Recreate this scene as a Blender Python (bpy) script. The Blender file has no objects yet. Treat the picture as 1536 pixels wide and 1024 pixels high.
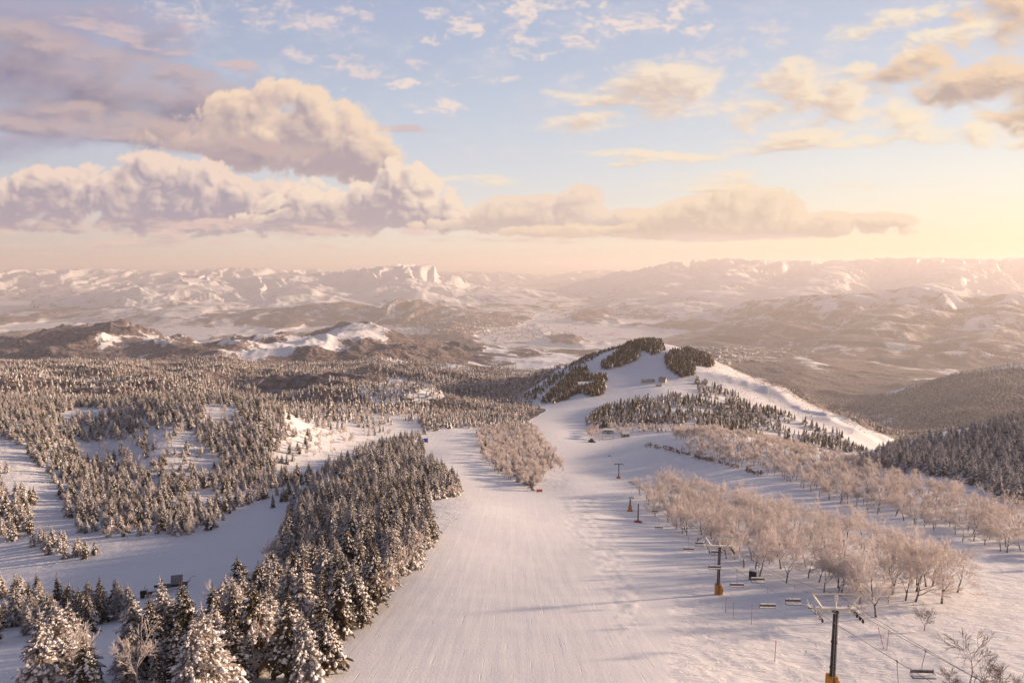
import bpy, bmesh, math, random
import numpy as np
from mathutils import Vector, Matrix

random.seed(7)
RNG = np.random.default_rng(11)
F32 = np.float32
SC = bpy.context.scene
COL = SC.collection

# ------------------------------------------------------------------ camera model of the photograph (1536 x 1024, 24 mm lens)
PITCH = math.atan(112 / 1024)
FPX = 1024.0
CP, SP = math.cos(PITCH), math.sin(PITCH)
SUN_AZ = math.radians(72)      # clockwise from straight ahead (+Y) towards +X
SUN_EL = math.radians(9.5)
SUN_DIR = Vector((math.sin(SUN_AZ) * math.cos(SUN_EL), math.cos(SUN_AZ) * math.cos(SUN_EL), math.sin(SUN_EL)))


def ray_at(px, py, Y):
    """World point at depth Y along the line of sight of a photo pixel."""
    v = (512 - py) / FPX
    u = (px - 768) / FPX
    dy, dz = CP + v * SP, -SP + v * CP
    return (u / dy * Y, Y, dz / dy * Y)


def to_px(X, Y, Z):
    """Photo pixel of world points (numpy)."""
    zc = Y * CP - Z * SP
    zc = np.where(zc < 1e-3, 1e-3, zc)
    return 768 + FPX * X / zc, 512 - FPX * (Y * SP + Z * CP) / zc


# ------------------------------------------------------------------ numpy noise
def _hash(ix, iy, seed):
    h = (ix.astype(np.uint32) * np.uint32(374761393) + iy.astype(np.uint32) * np.uint32(668265263) + np.uint32((seed * 974711 + 12345) & 0xffffffff))
    h = (h ^ (h >> np.uint32(13))) * np.uint32(1274126177)
    h = (h ^ (h >> np.uint32(16))) * np.uint32(2246822519)
    return h ^ (h >> np.uint32(15))


_A = np.arange(256) * (2 * np.pi / 256)
_GX, _GY = np.cos(_A).astype(F32), np.sin(_A).astype(F32)


def gnoise(x, y, seed=0):
    """2-D gradient noise, about -1..1."""
    x0, y0 = np.floor(x), np.floor(y)
    fx, fy = (x - x0).astype(F32), (y - y0).astype(F32)
    ix, iy = x0.astype(np.int64), y0.astype(np.int64)

    def corner(dx, dy):
        k = (_hash(ix + dx, iy + dy, seed) & np.uint32(255)).astype(np.int64)
        return _GX[k] * (fx - dx) + _GY[k] * (fy - dy)
    sx = fx * fx * fx * (fx * (fx * 6 - 15) + 10)
    sy = fy * fy * fy * (fy * (fy * 6 - 15) + 10)
    a = corner(0, 0); b = corner(1, 0); a = a + sx * (b - a)
    c = corner(0, 1); d = corner(1, 1); c = c + sx * (d - c)
    return (a + sy * (c - a)) * F32(1.5)


def fbm(x, y, octaves=5, seed=0, lac=2.03, gain=0.5):
    t, amp, tot = 0, 1.0, 0.0
    for o in range(octaves):
        t = t + F32(amp) * gnoise(x, y, seed + o * 17)
        tot += amp
        x, y, amp = x * lac + 11.3, y * lac - 7.7, amp * gain
    return t / F32(tot)


def billow(x, y, octaves=5, seed=0, lac=2.03, gain=0.5):
    t, amp, tot = 0, 1.0, 0.0
    for o in range(octaves):
        t = t + F32(amp) * np.abs(gnoise(x, y, seed + o * 17))
        tot += amp
        x, y, amp = x * lac + 11.3, y * lac - 7.7, amp * gain
    return t / F32(tot)


def ridged(x, y, octaves=5, seed=0, lac=2.03, gain=0.5):
    t, amp, tot, w = 0, 1.0, 0.0, 1.0
    for o in range(octaves):
        r = 1 - np.abs(gnoise(x, y, seed + o * 17)) * F32(1.4)
        r = np.clip(r, 0, 1) ** 2 * w
        w = np.clip(r * 1.6, 0.15, 1)
        t = t + F32(amp) * r
        tot += amp
        x, y, amp = x * lac + 11.3, y * lac - 7.7, amp * gain
    return t / F32(tot)


def sstep(a, b, x):
    t = np.clip((x - a) / (b - a), 0, 1)
    return t * t * (3 - 2 * t)


def in_poly(px, py, poly):
    """Even-odd test of points in a polygon."""
    inside = np.zeros(px.shape, bool)
    n = len(poly)
    for i in range(n):
        x1, y1 = poly[i]; x2, y2 = poly[(i + 1) % n]
        if y1 == y2:
            continue
        c = ((y1 > py) != (y2 > py)) & (px < (x2 - x1) * (py - y1) / (y2 - y1) + x1)
        inside ^= c
    return inside


# ------------------------------------------------------------------ node helpers
def new_mat(name):
    m = bpy.data.materials.new(name)
    m.use_nodes = True
    nt = m.node_tree
    return m, nt, nt.nodes['Principled BSDF']


def nd(nt, kind, **kw):
    n = nt.nodes.new(kind)
    for k, v in kw.items():
        if k.startswith('i_'):
            key = k[2:].replace('_', ' ')
            n.inputs[int(key) if key.isdigit() else key].default_value = v
        else:
            setattr(n, k, v)
    return n


def link(nt, a, b):
    nt.links.new(a, b)


def math_node(nt, op, a, b=None, c=None, clamp=False):
    n = nt.nodes.new('ShaderNodeMath'); n.operation = op; n.use_clamp = clamp
    for i, s in enumerate((a, b, c)):
        if s is None:
            continue
        if isinstance(s, (int, float)):
            n.inputs[i].default_value = s
        else:
            nt.links.new(s, n.inputs[i])
    return n.outputs[0]


def mix_col(nt, fac, a, b):
    n = nt.nodes.new('ShaderNodeMix'); n.data_type = 'RGBA'; n.clamp_factor = True
    for s, v in ((n.inputs[0], fac), (n.inputs[6], a), (n.inputs[7], b)):
        if isinstance(v, (int, float)):
            s.default_value = v
        elif isinstance(v, tuple):
            s.default_value = (*v, 1) if len(v) == 3 else v
        else:
            nt.links.new(v, s)
    return n.outputs[2]


def ramp(nt, fac, a, b):
    n = nt.nodes.new('ShaderNodeMapRange'); n.interpolation_type = 'SMOOTHSTEP'
    nt.links.new(fac, n.inputs[0])
    n.inputs[1].default_value = a; n.inputs[2].default_value = b
    return n.outputs[0]


def tag(o, label=None, cat=None, group=None, kind=None):
    if label: o['label'] = label
    if cat: o['category'] = cat
    if group: o['group'] = group
    if kind: o['kind'] = kind
    return o


def link_obj(name, data, parent=None, loc=None):
    o = bpy.data.objects.new(name, data)
    COL.objects.link(o)
    if parent is not None: o.parent = parent
    if loc is not None: o.location = loc
    return o


def np_mesh(name, verts, quads, mat=None, smooth=True):
    me = bpy.data.meshes.new(name)
    n, k = quads.shape
    me.vertices.add(len(verts)); me.vertices.foreach_set('co', np.ascontiguousarray(verts, F32).ravel())
    me.loops.add(n * k); me.loops.foreach_set('vertex_index', np.ascontiguousarray(quads, np.int32).ravel())
    me.polygons.add(n); me.polygons.foreach_set('loop_start', np.arange(0, n * k, k, dtype=np.int32))
    me.polygons.foreach_set('loop_total', np.full(n, k, np.int32))
    me.polygons.foreach_set('use_smooth', np.full(n, smooth, bool))
    me.update(calc_edges=True)
    if mat: me.materials.append(mat)
    return me
# ------------------------------------------------------------------ terrain: control points (photo px, py, depth in metres)
CTRL = [
 # foreground row
 (-300,1024,90),(100,1024,86),(300,1024,82),(480,1024,80),(750,1024,78),(1000,1024,78),(1247,1035,79),(1500,1024,80),(1900,1024,84),
 (-200,960,145),(0,960,140),(-200,900,195),(0,900,190),(150,900,185),(300,890,178),(420,890,150),(520,900,132),(760,890,130),(1000,890,130),(1077,890,130),
 (1300,880,135),(1500,880,140),(1800,880,145),
 (-200,820,270),(0,820,260),(200,830,245),(350,830,230),(420,780,290),(480,830,190),(600,830,172),(760,830,175),(950,830,178),(1100,830,180),(1300,830,175),(1500,830,180),(1800,845,187),
 (-200,760,300),(0,760,300),(200,760,310),(350,750,330),(500,745,330),(620,760,270),(700,760,265),(780,770,262),(900,770,275),(1000,780,270),(1200,770,250),(1400,770,240),(1700,785,242),
 (0,700,350),(150,690,390),(300,690,390),(450,700,400),(560,700,400),(690,730,350),(800,735,352),(860,725,372),(960,725,370),(1100,720,340),(1250,740,300),(1400,735,290),(1500,745,275),(1750,772,280),
 (620,680,480),(690,680,470),(780,690,480),(850,690,490),(930,700,450),(1050,690,420),(1120,690,400),(1300,690,400),(1450,680,400),(1536,685,370),(1750,722,370),
 (-200,650,390),(40,650,395),(250,650,412),(400,650,440),(480,660,480),(560,650,560),(650,660,560),(700,648,610),(760,655,620),(830,650,650),(900,658,640),(980,660,570),(1100,650,520),(1400,650,470),
 (1536,630,500),(1750,655,520),
 (-200,600,490),(0,600,490),(250,600,500),(400,610,500),(0,585,950),(250,585,950),(450,590,950),(540,600,850),(590,572,1000),(640,590,950),(660,615,820),
 (-200,550,1600),(0,550,1600),(250,550,1600),(450,560,1500),(560,560,1500),(700,610,900),(740,600,1000),(700,580,1300),(740,560,1900),(820,560,1900),
 (850,615,820),(790,600,950),(830,560,1150),(900,530,1230),(975,512,1280),(1050,530,1250),(1130,570,1150),(1230,615,1050),(1330,655,950),
 (930,590,930),(960,550,1100),(1000,600,850),(1050,570,1000),(1100,610,850),(1200,640,800),
 (180,535,2400),(180,490,3000),(60,505,3000),(290,515,2800),(400,510,3000),(540,482,3600),(590,503,3500),(640,526,3000),(480,497,3600),(430,510,3250),(600,520,3300),(0,530,2600),(-200,510,2800),(640,540,2600),(720,550,2800),(790,540,3200),(850,530,3800),
 (1200,560,3500),(1300,600,2800),(1350,600,2300),(1450,560,2500),(1536,550,2500),(1750,540,2500),(1250,620,2500),(1050,520,5000),
]
# hidden or near ground given as (px column, depth, height)
CTRL_Z = [(768,20,-36),(768,-50,-20),(-2500,20,-40),(3500,20,-36),
 (1250,580,-174),(1350,600,-185),(1150,650,-174),(1400,700,-200),(1536,800,-240),(1750,800,-240),(1400,850,-250),
 (-200,620,-128),(0,620,-129),(250,640,-136),(400,610,-133),(0,750,-152),(250,800,-162),(400,760,-160),(-200,780,-155),(620,1250,-240),
 (975,1700,-330),(1100,1600,-360),(1250,1500,-380),(1400,1400,-385),(850,1600,-300),(1600,1400,-370),
 (180,4500,-800),(400,4500,-800),(540,4800,-800),(700,5000,-640),(850,5500,-700),(1450,3600,-600),(1700,3600,-600),(-200,4500,-800),
 (0,7000,-850),(400,7000,-850),(800,7000,-830),(1200,7000,-830),(1700,7000,-830),(-200,7000,-850),
]
PLAIN = -850.0

NX, NY = 1250, 1820
UMAX = 1.05
Q0, Q1 = math.log(20.0), math.log(46080.0)
U_AX = np.linspace(-UMAX, UMAX, NX)
Q_AX = np.concatenate([np.linspace(Q0, 8.2, 1020, endpoint=False), np.linspace(8.2, Q1, NY - 1020)])     # more rows where the mountains are
KQ = 0.62


def _ctrl_arrays():
    pts = []
    for px, py, Y in CTRL:
        X, _, Z = ray_at(px, py, Y)
        pts.append((X / (Y + 80), math.log(Y + 80), Z / (Y + 80)))
    for px, Y, Z in CTRL_Z:
        X = (px - 768) / FPX * max(Y, 40)
        pts.append((X / (Y + 80), math.log(Y + 80), Z / (Y + 80)))
    return np.array(pts)


def _tps(P, gu, gq):
    A = np.stack([P[:, 0], P[:, 1] * KQ], 1)
    n = len(A)
    d2 = ((A[:, None] - A[None]) ** 2).sum(-1)
    K = 0.5 * d2 * np.log(d2 + 1e-12) + np.eye(n) * 2e-5
    Pm = np.c_[np.ones(n), A]
    L = np.zeros((n + 3, n + 3)); L[:n, :n] = K; L[:n, n:] = Pm; L[n:, :n] = Pm.T
    w = np.linalg.solve(L, np.r_[P[:, 2], 0, 0, 0])
    out = np.zeros((len(gq), len(gu)))
    for j, q in enumerate(gq):
        dd = (gu[:, None] - A[None, :, 0]) ** 2 + (q * KQ - A[None, :, 1]) ** 2
        out[j] = (0.5 * dd * np.log(dd + 1e-12)) @ w[:n] + w[n] + w[n + 1] * gu + w[n + 2] * q * KQ
    return out


def q_row(q):
    return np.interp(q, Q_AX, np.arange(NY))


def bilin(field, fu, fq):
    """Sample a (NQ, NU) field at fractional indices."""
    h, w = field.shape
    fu = np.clip(fu, 0, w - 1.001); fq = np.clip(fq, 0, h - 1.001)
    i, j = fu.astype(int), fq.astype(int)
    a, b = fu - i, fq - j
    return (field[j, i] * (1 - a) + field[j, i + 1] * a) * (1 - b) + (field[j + 1, i] * (1 - a) + field[j + 1, i + 1] * a) * b


# mountain ranges: crest as (px, py, depth), half width, spur strength
RANGES = [
 ('far_left', [(-500,408,22000),(0,407,21000),(130,403,21500),(250,408,21000),(340,403,22000),(470,405,23000)], 4200, .5),
 ('left', [(-60,478,12500),(60,462,12800),(120,446,13500),(210,426,14000),(285,411,15000),(340,419,15500),(400,413,16000),(470,411,17000),(560,402,17000),(610,397,17000),(670,402,17000),(712,420,16500),(735,440,15500)], 3000, .62),
 ('left_spur', [(285,412,15000),(250,440,12800),(330,462,11300)], 1900, .6),
 ('left_spur', [(470,411,17000),(440,435,13800),(480,458,11600)], 1900, .6),
 ('left_spur', [(600,400,17000),(620,432,14000),(650,452,12200)], 1900, .6),
 ('left_foot', [(330,470,10600),(420,462,10600),(500,455,10600),(590,449,10700),(660,455,10500),(690,466,10200)], 1000, .5),
 ('far_centre', [(640,408,31000),(720,407,32000),(800,411,33000),(850,414,33000),(900,404,31000)], 4000, .5),
 ('right', [(935,438,17500),(960,415,18500),(1000,398,19500),(1050,388,20000),(1150,391,20000),(1230,393,19000),(1330,388,18500),(1440,389,18000),(1536,387,17500),(1800,387,17000)], 3900, .6),
 ('right_spur', [(1010,398,19500),(1000,425,15500),(970,455,13000)], 1500, .6),
 ('right_spur', [(1100,389,20000),(1090,412,16200),(1060,450,12500)], 2100, .6),
 ('right_spur', [(1260,392,19000),(1230,410,15500),(1190,446,12000)], 2100, .6),
 ('right_spur', [(1440,389,18000),(1420,408,14500),(1400,430,12000)], 2100, .6),
 ('near_right', [(1045,500,9400),(1085,482,9200),(1140,464,9200),(1230,452,9200),(1310,437,9500),(1380,432,9500),(1450,437,9300),(1560,439,9000),(1800,430,8800)], 3300, .5),
 ('near_right_spur', [(1380,433,9500),(1330,480,7300),(1290,522,5800)], 1300, .5),
 ('near_right_spur', [(1520,439,9000),(1490,490,6700),(1440,530,5200)], 1300, .5),
 ('near_right_spur', [(1230,452,9200),(1180,485,7800),(1140,510,6500)], 1200, .5),
]


def build_heights():
    cu, cq = np.linspace(-UMAX, UMAX, 340), np.linspace(Q0, Q1, 420)
    S = _tps(_ctrl_arrays(), cu, cq)
    fu = (U_AX + UMAX) / (2 * UMAX) * (len(cu) - 1)
    fq = (Q_AX - Q0) / (Q1 - Q0) * (len(cq) - 1)
    FU, FQ = np.meshgrid(fu, fq)
    s = bilin(S, FU, FQ)
    U, Q = np.meshgrid(U_AX, Q_AX)
    Y = np.exp(Q) - 80
    X = U * (Y + 80)
    base = s * (Y + 80)
    plain = PLAIN + 12 * fbm(X / 1500, Y / 1500, 3, 5)
    hillock = sstep(.02, .42, fbm(X / 1150 + 4.2, Y / 1700, 4, 6)) * sstep(4300, 5600, Y) * (1 - sstep(11500, 14000, Y))
    plain = plain + hillock * (70 + 60 * ridged(X / 380, Y / 420, 4, 7))
    t = sstep(4600, 7200, Y)
    Z = base * (1 - t) + plain * t
    # rolling relief on the wild ground between the slope and the plain
    wild = sstep(650, 1500, Y) * (1 - sstep(5500, 8000, Y))
    sc = np.clip(Y * 0.16, 120, 500)
    amp = 74 - 52 * sstep(-.10, .0, U) * (1 - sstep(.16, .24, U)) - 50 * sstep(.16, .35, U)
    Z += wild * (ridged(X / 620 + .15 * Y / 620, Y / 520, 5, 31) - .42) * sstep(1300, 2600, Y) * amp
    Z += wild * (ridged(X / 190 + .4, Y / 240, 4, 37) - .42) * sstep(1700, 2500, Y) * amp * .20
    Z += (sstep(690, 1000, Y) * (1 - sstep(1500, 2200, Y))) * (1 - np.exp(-((U - .15) / .17) ** 2)) * (ridged(X / 330 + .2 * Y / 330, Y / 230, 4, 33) - .40) * 34
    Z += wild * fbm(X / 140, Y / 140, 4, 41) * 6
    rid = np.zeros_like(Z); rng_id = np.full(Z.shape, -1, np.int32)
    far = Y > 4200
    Xf, Yf = X[far], Y[far]
    wx = Xf + 420 * fbm(Xf / 1800, Yf / 1800, 3, 91); wy = Yf + 420 * fbm(Xf / 1800, Yf / 1800, 3, 92)
    Rn = ridged(wx / 2300, wy / 2300, 7, 61, gain=.52)
    Rn2 = ridged(wx / 820, wy / 820, 5, 67, gain=.52)
    Rn3 = ridged(wx / 360, wy / 420, 4, 69, gain=.5)
    Zf = Z[far].copy(); gmax = np.zeros_like(Zf); idf = np.full(Zf.shape, -1, np.int32)
    for k, (name, crest, width, spur) in enumerate(RANGES):
        P = np.array([ray_at(*c) for c in crest])
        best = np.full(Zf.shape, 1e18); zt = np.zeros_like(Zf); arc = np.zeros_like(Zf); run = 0.0
        for a, b in zip(P[:-1], P[1:]):
            ab = b[:2] - a[:2]; L2 = (ab ** 2).sum()
            tt = np.clip(((Xf - a[0]) * ab[0] + (Yf - a[1]) * ab[1]) / L2, 0, 1)
            d2 = (Xf - a[0] - tt * ab[0]) ** 2 + (Yf - a[1] - tt * ab[1]) ** 2
            m = d2 < best
            best[m] = d2[m]; zt[m] = (a[2] + tt * (b[2] - a[2]))[m]; arc[m] = (run + tt * math.sqrt(L2))[m]
            run += math.sqrt(L2)
        g = np.clip(1 - np.sqrt(best) / width, 0, 1)
        e = g ** 1.15
        dist = np.sqrt(best)
        wob = .55 * gnoise(Xf / 1500, Yf / 1500, 95) + .25 * gnoise(Xf / 500, Yf / 500, 96)
        sp1 = 1 - np.abs(gnoise(arc / 980 + wob, dist / 5200 + k * 7.3, 97)) * 1.9
        sp2 = 1 - np.abs(gnoise(arc / 410 + wob * 1.6, dist / 2400 + k * 3.1, 98)) * 1.8
        spurs_ = np.clip(sp1, 0, 1) * .62 + np.clip(sp2, 0, 1) * .38
        n = spurs_ * .66 + Rn * .14 + Rn2 * .12 + Rn3 * .08
        sq = min(.86, spur * 1.28)
        shape = e * (1 - sq) + sq * e ** .60 * (n * 1.55)
        shape = shape * 1.10
        shape = np.where(shape > .82, .82 + .20 * (1 - np.exp(-(np.maximum(shape, .82) - .82) / .20)), shape)
        h = PLAIN + (zt - PLAIN + 20) * shape * 1.03
        h = np.where(g > 0, h, -1e9)
        m = h > Zf
        Zf[m] = h[m]; idf[m] = k; gmax[m] = g[m]
    Z[far] = Zf; rid[far] = gmax; rng_id[far] = idf
    return X, Y, Z, rid, rng_id, hillock


GX, GY, GZ, RID, RNGID, HILLOCK = build_heights()
PXG, PYG = to_px(GX, GY, GZ)


def ground(x, y):
    """Terrain height at world points."""
    x = np.asarray(x, float); y = np.asarray(y, float)
    q = np.log(np.maximum(y + 80, 20.0))
    return bilin(GZ, (x / (y + 80) + UMAX) / (2 * UMAX) * (NX - 1), q_row(q))


def on_ground(px, py, y0=30, y1=6000):
    """First terrain point met along the line of sight of a photo pixel."""
    ys = np.exp(np.linspace(math.log(y0), math.log(y1), 4000))
    v = (512 - py) / FPX; u = (px - 768) / FPX
    dy, dz = CP + v * SP, -SP + v * CP
    z = ground(u / dy * ys, ys)
    hit = np.nonzero(dz / dy * ys <= z)[0]
    i = hit[0] if len(hit) else len(ys) - 1
    Y = ys[i]
    return Vector((u / dy * Y, Y, float(z[i])))
# ------------------------------------------------------------------ surface masks (polygons traced on the ground, in photo pixels)
PISTE = [(470,1060),(530,930),(600,860),(660,800),(706,762),(690,730),(640,692),(628,674),(660,655),(700,640),(714,648),(714,665),(722,692),(745,716),(800,737),(846,736),(858,716),(832,690),(812,655),(798,630),
         (830,608),(872,598),(900,575),(905,560),(870,548),(905,535),(960,508),(1005,513),(998,540),(1035,572),(1000,582),(950,592),(900,605),(872,618),(866,640),(880,660),(925,664),(965,680),(965,700),(935,705),(945,740),(1000,800),(1020,860),(1005,930),(1010,1060)]
OPEN = [
 [(533,578),(600,562),(650,575),(668,595),(640,606),(590,614),(545,607)],
 [(120,512),(180,489),(250,503),(300,496),(420,494),(470,520),(430,534),(380,526),(330,531),(300,514),(240,522),(190,508),(150,528)],
 [(515,494),(536,477),(562,500),(545,513)],
 [(1030,518),(1130,568),(1230,615),(1335,658),(1290,655),(1210,630),(1120,610),(1070,580),(1040,550)],
 [(690,545),(760,530),(850,533),(850,552),(780,556)],
 [(700,522),(760,515),(850,520),(800,535),(720,532)],
 [(880,520),(905,545),(950,555),(960,520),(940,510)],
]
_vm = (GY > 5)
_wk = np.clip(GY / 900, .0, 1.6)
PXW = PXG + _wk * 7 * fbm(GX / 90, GY / 90, 4, 211)
PYW = PYG + _wk * 4 * fbm(GX / 90, GY / 90, 4, 212)


def blur(f, n=3, k=1):
    for _ in range(n):
        f = np.pad(f, k, mode='edge')
        f = (f[:-2 * k, k:-k] + f[2 * k:, k:-k] + f[k:-k, :-2 * k] + f[k:-k, 2 * k:] + 2 * f[k:-k, k:-k]) / 6
    return f


M_PISTE = in_poly(PXW, PYW, PISTE) & (GY < 1420) & _vm
M_OPEN = np.zeros(GX.shape)
for _p in OPEN:
    M_OPEN = np.maximum(M_OPEN, (in_poly(PXW, PYW, _p) & (GY > 600) & (GY < 5500)).astype(float))

_n1 = fbm(GX / 300, GY / 300, 5, 201); _n2 = fbm(GX / 70, GY / 70, 4, 202)
_slope_y, _slope_x = np.gradient(GZ)
# how much of the ground is hidden under far woodland
FOREST = sstep(560, 900, GY) * (1 - sstep(6000, 9500, GY) * .55)
M_OPEN = blur(M_OPEN, 4); P_SOFT = blur(M_PISTE.astype(float), 4)
FOREST *= 1 - np.where(GX > 0, sstep(1250, 1700, GY), sstep(1500, 2300, GY)) * (.20 + .5 * sstep(.0, .45, fbm(GX / 520, GY / 900, 4, 215)))
FOREST *= 1 - np.where(GY > 1800, .46, .76) * M_OPEN * (1 - np.where(GY > 1800, .85 * sstep(-.16, .12, fbm(GX / 120, GY / 150, 5, 218)), .45 * sstep(-.05, .25, fbm(GX / 18 + GY / 40, GY / 90, 4, 217))))
FOREST *= 1 - P_SOFT
FOREST *= 1 - .78 * blur((in_poly(PXW, PYW, [(770,602),(830,556),(905,516),(975,500),(1050,518),(1130,560),(1230,606),(1350,662),(1300,694),(1100,654),(980,644),(900,666),(860,647),(868,620),(800,612)]) & (GY < 1420) & (GY > 600)).astype(float), 3)
_mtn = RNGID >= 0
_hrel = np.clip((GZ - PLAIN) / 900, 0, 1.2)
_mt_forest = np.clip(.52 - .50 * sstep(.02, .55, _hrel + .22 * _n1), .06, 1)
_nearr = np.isin(RNGID, [12, 13, 14, 15])
_mt_forest = np.where(_nearr, np.clip(.62 - .46 * sstep(.25, .85, _hrel + .6 * _n1), .16, 1), _mt_forest)
_foot = RNGID == 5
_mt_forest = np.where(_foot, .62, _mt_forest)
_edge = sstep(0.0, .10, RID)
FOREST = np.where(_mtn, FOREST * (1 - _edge) + _mt_forest * _edge, FOREST)
# open fields of the valley floor
_fields = sstep(4200, 7000, GY) * (~_mtn)
_fld = fbm(GX / 900 + 3, GY / 2600, 4, 211)
FOREST = np.where(~_mtn, FOREST * (1 - _fields * (.16 + .36 * sstep(-.25, .2, _fld) + .36 * sstep(-.05, .08, fbm(GX / 300, GY / 700, 4, 219)))), FOREST)
FOREST = np.where(~_mtn, np.maximum(FOREST, .80 * sstep(.02, .5, HILLOCK)), FOREST)
FOREST = np.clip(FOREST, 0, 1)
ROUGH = (1 - P_SOFT) * (1 - sstep(300, 900, GY))

# small real relief on the near snow: drifts, ski-cut ridges, the low bank beside the piste
_near = 1 - sstep(350, 900, GY)
P_WIDE = blur(blur(P_SOFT, 8, 5), 6, 1)
GZ = GZ + _near * (1 - P_WIDE) * (.30 * fbm(GX / 9, GY / 9, 4, 301) + .10 * ridged(GX / 2.6 + .3 * GY / 2.6, GY / 5, 3, 305))
GZ = GZ + _near * P_WIDE * (.16 * fbm(GX / 26, GY / 11, 3, 311) + .02 * gnoise(GX / 2, GY / 14, 313))
_moguls = in_poly(PXG, PYG, [(840,745),(905,745),(935,830),(960,900),(940,960),(915,900),(880,820),(850,790)]) & (GY < 400)
GZ = GZ + blur(_moguls.astype(float), 5) * .28 * fbm(GX / 4, GY / 3, 3, 321)


def mp3_out(nt, pos):
    mp = nd(nt, 'ShaderNodeMapping'); mp.inputs['Scale'].default_value = (.6, .022, .0); mp.inputs['Rotation'].default_value = (0, 0, math.radians(-9))
    link(nt, pos, mp.inputs['Vector'])
    return mp.outputs[0]


def terrain_material():
    m, nt, b = new_mat('snowy_land')
    geo = nd(nt, 'ShaderNodeNewGeometry')
    pos = geo.outputs['Position']
    fa = nd(nt, 'ShaderNodeAttribute', attribute_name='forest').outputs['Fac']
    ra = nd(nt, 'ShaderNodeAttribute', attribute_name='rough').outputs['Fac']
    fara = nd(nt, 'ShaderNodeAttribute', attribute_name='far').outputs['Fac']

    def noise(scale, detail, rough=.55, vec=pos, dist=0):
        n = nd(nt, 'ShaderNodeTexNoise', i_Scale=scale, i_Detail=detail, i_Roughness=rough, i_Distortion=dist)
        link(nt, vec, n.inputs['Vector'])
        return n.outputs['Fac']
    # forest cover: mottled canopy over snow
    n_big = noise(1 / 160, 8, .62)
    n_fine = noise(1 / 14, 4, .6)
    n_far = noise(1 / 420, 9, .68, dist=.6)
    cov = math_node(nt, 'ADD', mix_fl(nt, fara, n_big, n_far), math_node(nt, 'MULTIPLY', math_node(nt, 'SUBTRACT', n_fine, .5), .35))
    thr = math_node(nt, 'SUBTRACT', 1.0, fa)
    thr = math_node(nt, 'MULTIPLY_ADD', thr, .62, .19)
    f = ramp(nt, math_node(nt, 'SUBTRACT', cov, thr), -.035, .045)
    canopy = mix_col(nt, ramp(nt, n_fine, .35, .68), (.085, .070, .066), (.33, .275, .255))
    tone = mix_col(nt, ramp(nt, noise(1 / 600, 5), .4, .62), (.72, .68, .72), (1.0, .9, .84))
    mul = nd(nt, 'ShaderNodeMix', data_type='RGBA', blend_type='MULTIPLY'); mul.inputs[0].default_value = .8
    link(nt, canopy, mul.inputs[6]); link(nt, tone, mul.inputs[7])
    snow = mix_col(nt, noise(.05, 5), (.74, .735, .745), (.80, .795, .79))
    link(nt, mix_col(nt, f, snow, mul.outputs[2]), b.inputs['Base Color'])
    b.inputs['Roughness'].default_value = .62
    b.inputs['Specular IOR Level'].default_value = .25
    # bump: groomer lines run down the piste, wind and ski marks elsewhere
    mp = nd(nt, 'ShaderNodeMapping'); mp.inputs['Scale'].default_value = (1.0, .035, .0); mp.inputs['Rotation'].default_value = (0, 0, math.radians(-3))
    link(nt, pos, mp.inputs['Vector'])
    lines = noise(1.1, 4, .6, mp.outputs[0])
    mp2 = nd(nt, 'ShaderNodeMapping'); mp2.inputs['Scale'].default_value = (.35, 1.0, .0); mp2.inputs['Rotation'].default_value = (0, 0, math.radians(35))
    link(nt, pos, mp2.inputs['Vector'])
    marks = noise(.55, 6, .65, mp2.outputs[0], .8)
    grain = noise(2.2, 4, .6)
    wv = nd(nt, 'ShaderNodeTexWave', wave_type='BANDS', bands_direction='X', wave_profile='SAW', i_Scale=.062, i_Distortion=1.2, i_Detail=2.0)
    wv.inputs['Detail Scale'].default_value = .5
    link(nt, mp.outputs[0], wv.inputs['Vector'])
    passes = math_node(nt, 'MULTIPLY', wv.outputs['Fac'], .035)
    trk = noise(3.2, 3, .7, mp3_out(nt, pos))
    tracks = math_node(nt, 'MULTIPLY', ramp(nt, trk, .60, .72), -.03)
    h = mix_fl(nt, ra, math_node(nt, 'ADD', math_node(nt, 'ADD', passes, tracks), math_node(nt, 'MULTIPLY', math_node(nt, 'SUBTRACT', lines, .5), .04)), math_node(nt, 'MULTIPLY', math_node(nt, 'SUBTRACT', marks, .5), .85))
    h = math_node(nt, 'ADD', h, math_node(nt, 'MULTIPLY', grain, .05))
    h = math_node(nt, 'ADD', h, math_node(nt, 'MULTIPLY', math_node(nt, 'MULTIPLY', n_fine, f), 7.0))
    h = math_node(nt, 'ADD', h, math_node(nt, 'MULTIPLY', math_node(nt, 'MULTIPLY', n_far, fara), 60.0))
    bp = nd(nt, 'ShaderNodeBump', i_Strength=.75, i_Distance=1.0)
    link(nt, h, bp.inputs['Height']); link(nt, bp.outputs[0], b.inputs['Normal'])
    return m


def mix_fl(nt, fac, a, b):
    n = nt.nodes.new('ShaderNodeMix'); n.data_type = 'FLOAT'
    for s, v in ((n.inputs[0], fac), (n.inputs[2], a), (n.inputs[3], b)):
        if isinstance(v, (int, float)): s.default_value = v
        else: nt.links.new(v, s)
    return n.outputs[0]


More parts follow.
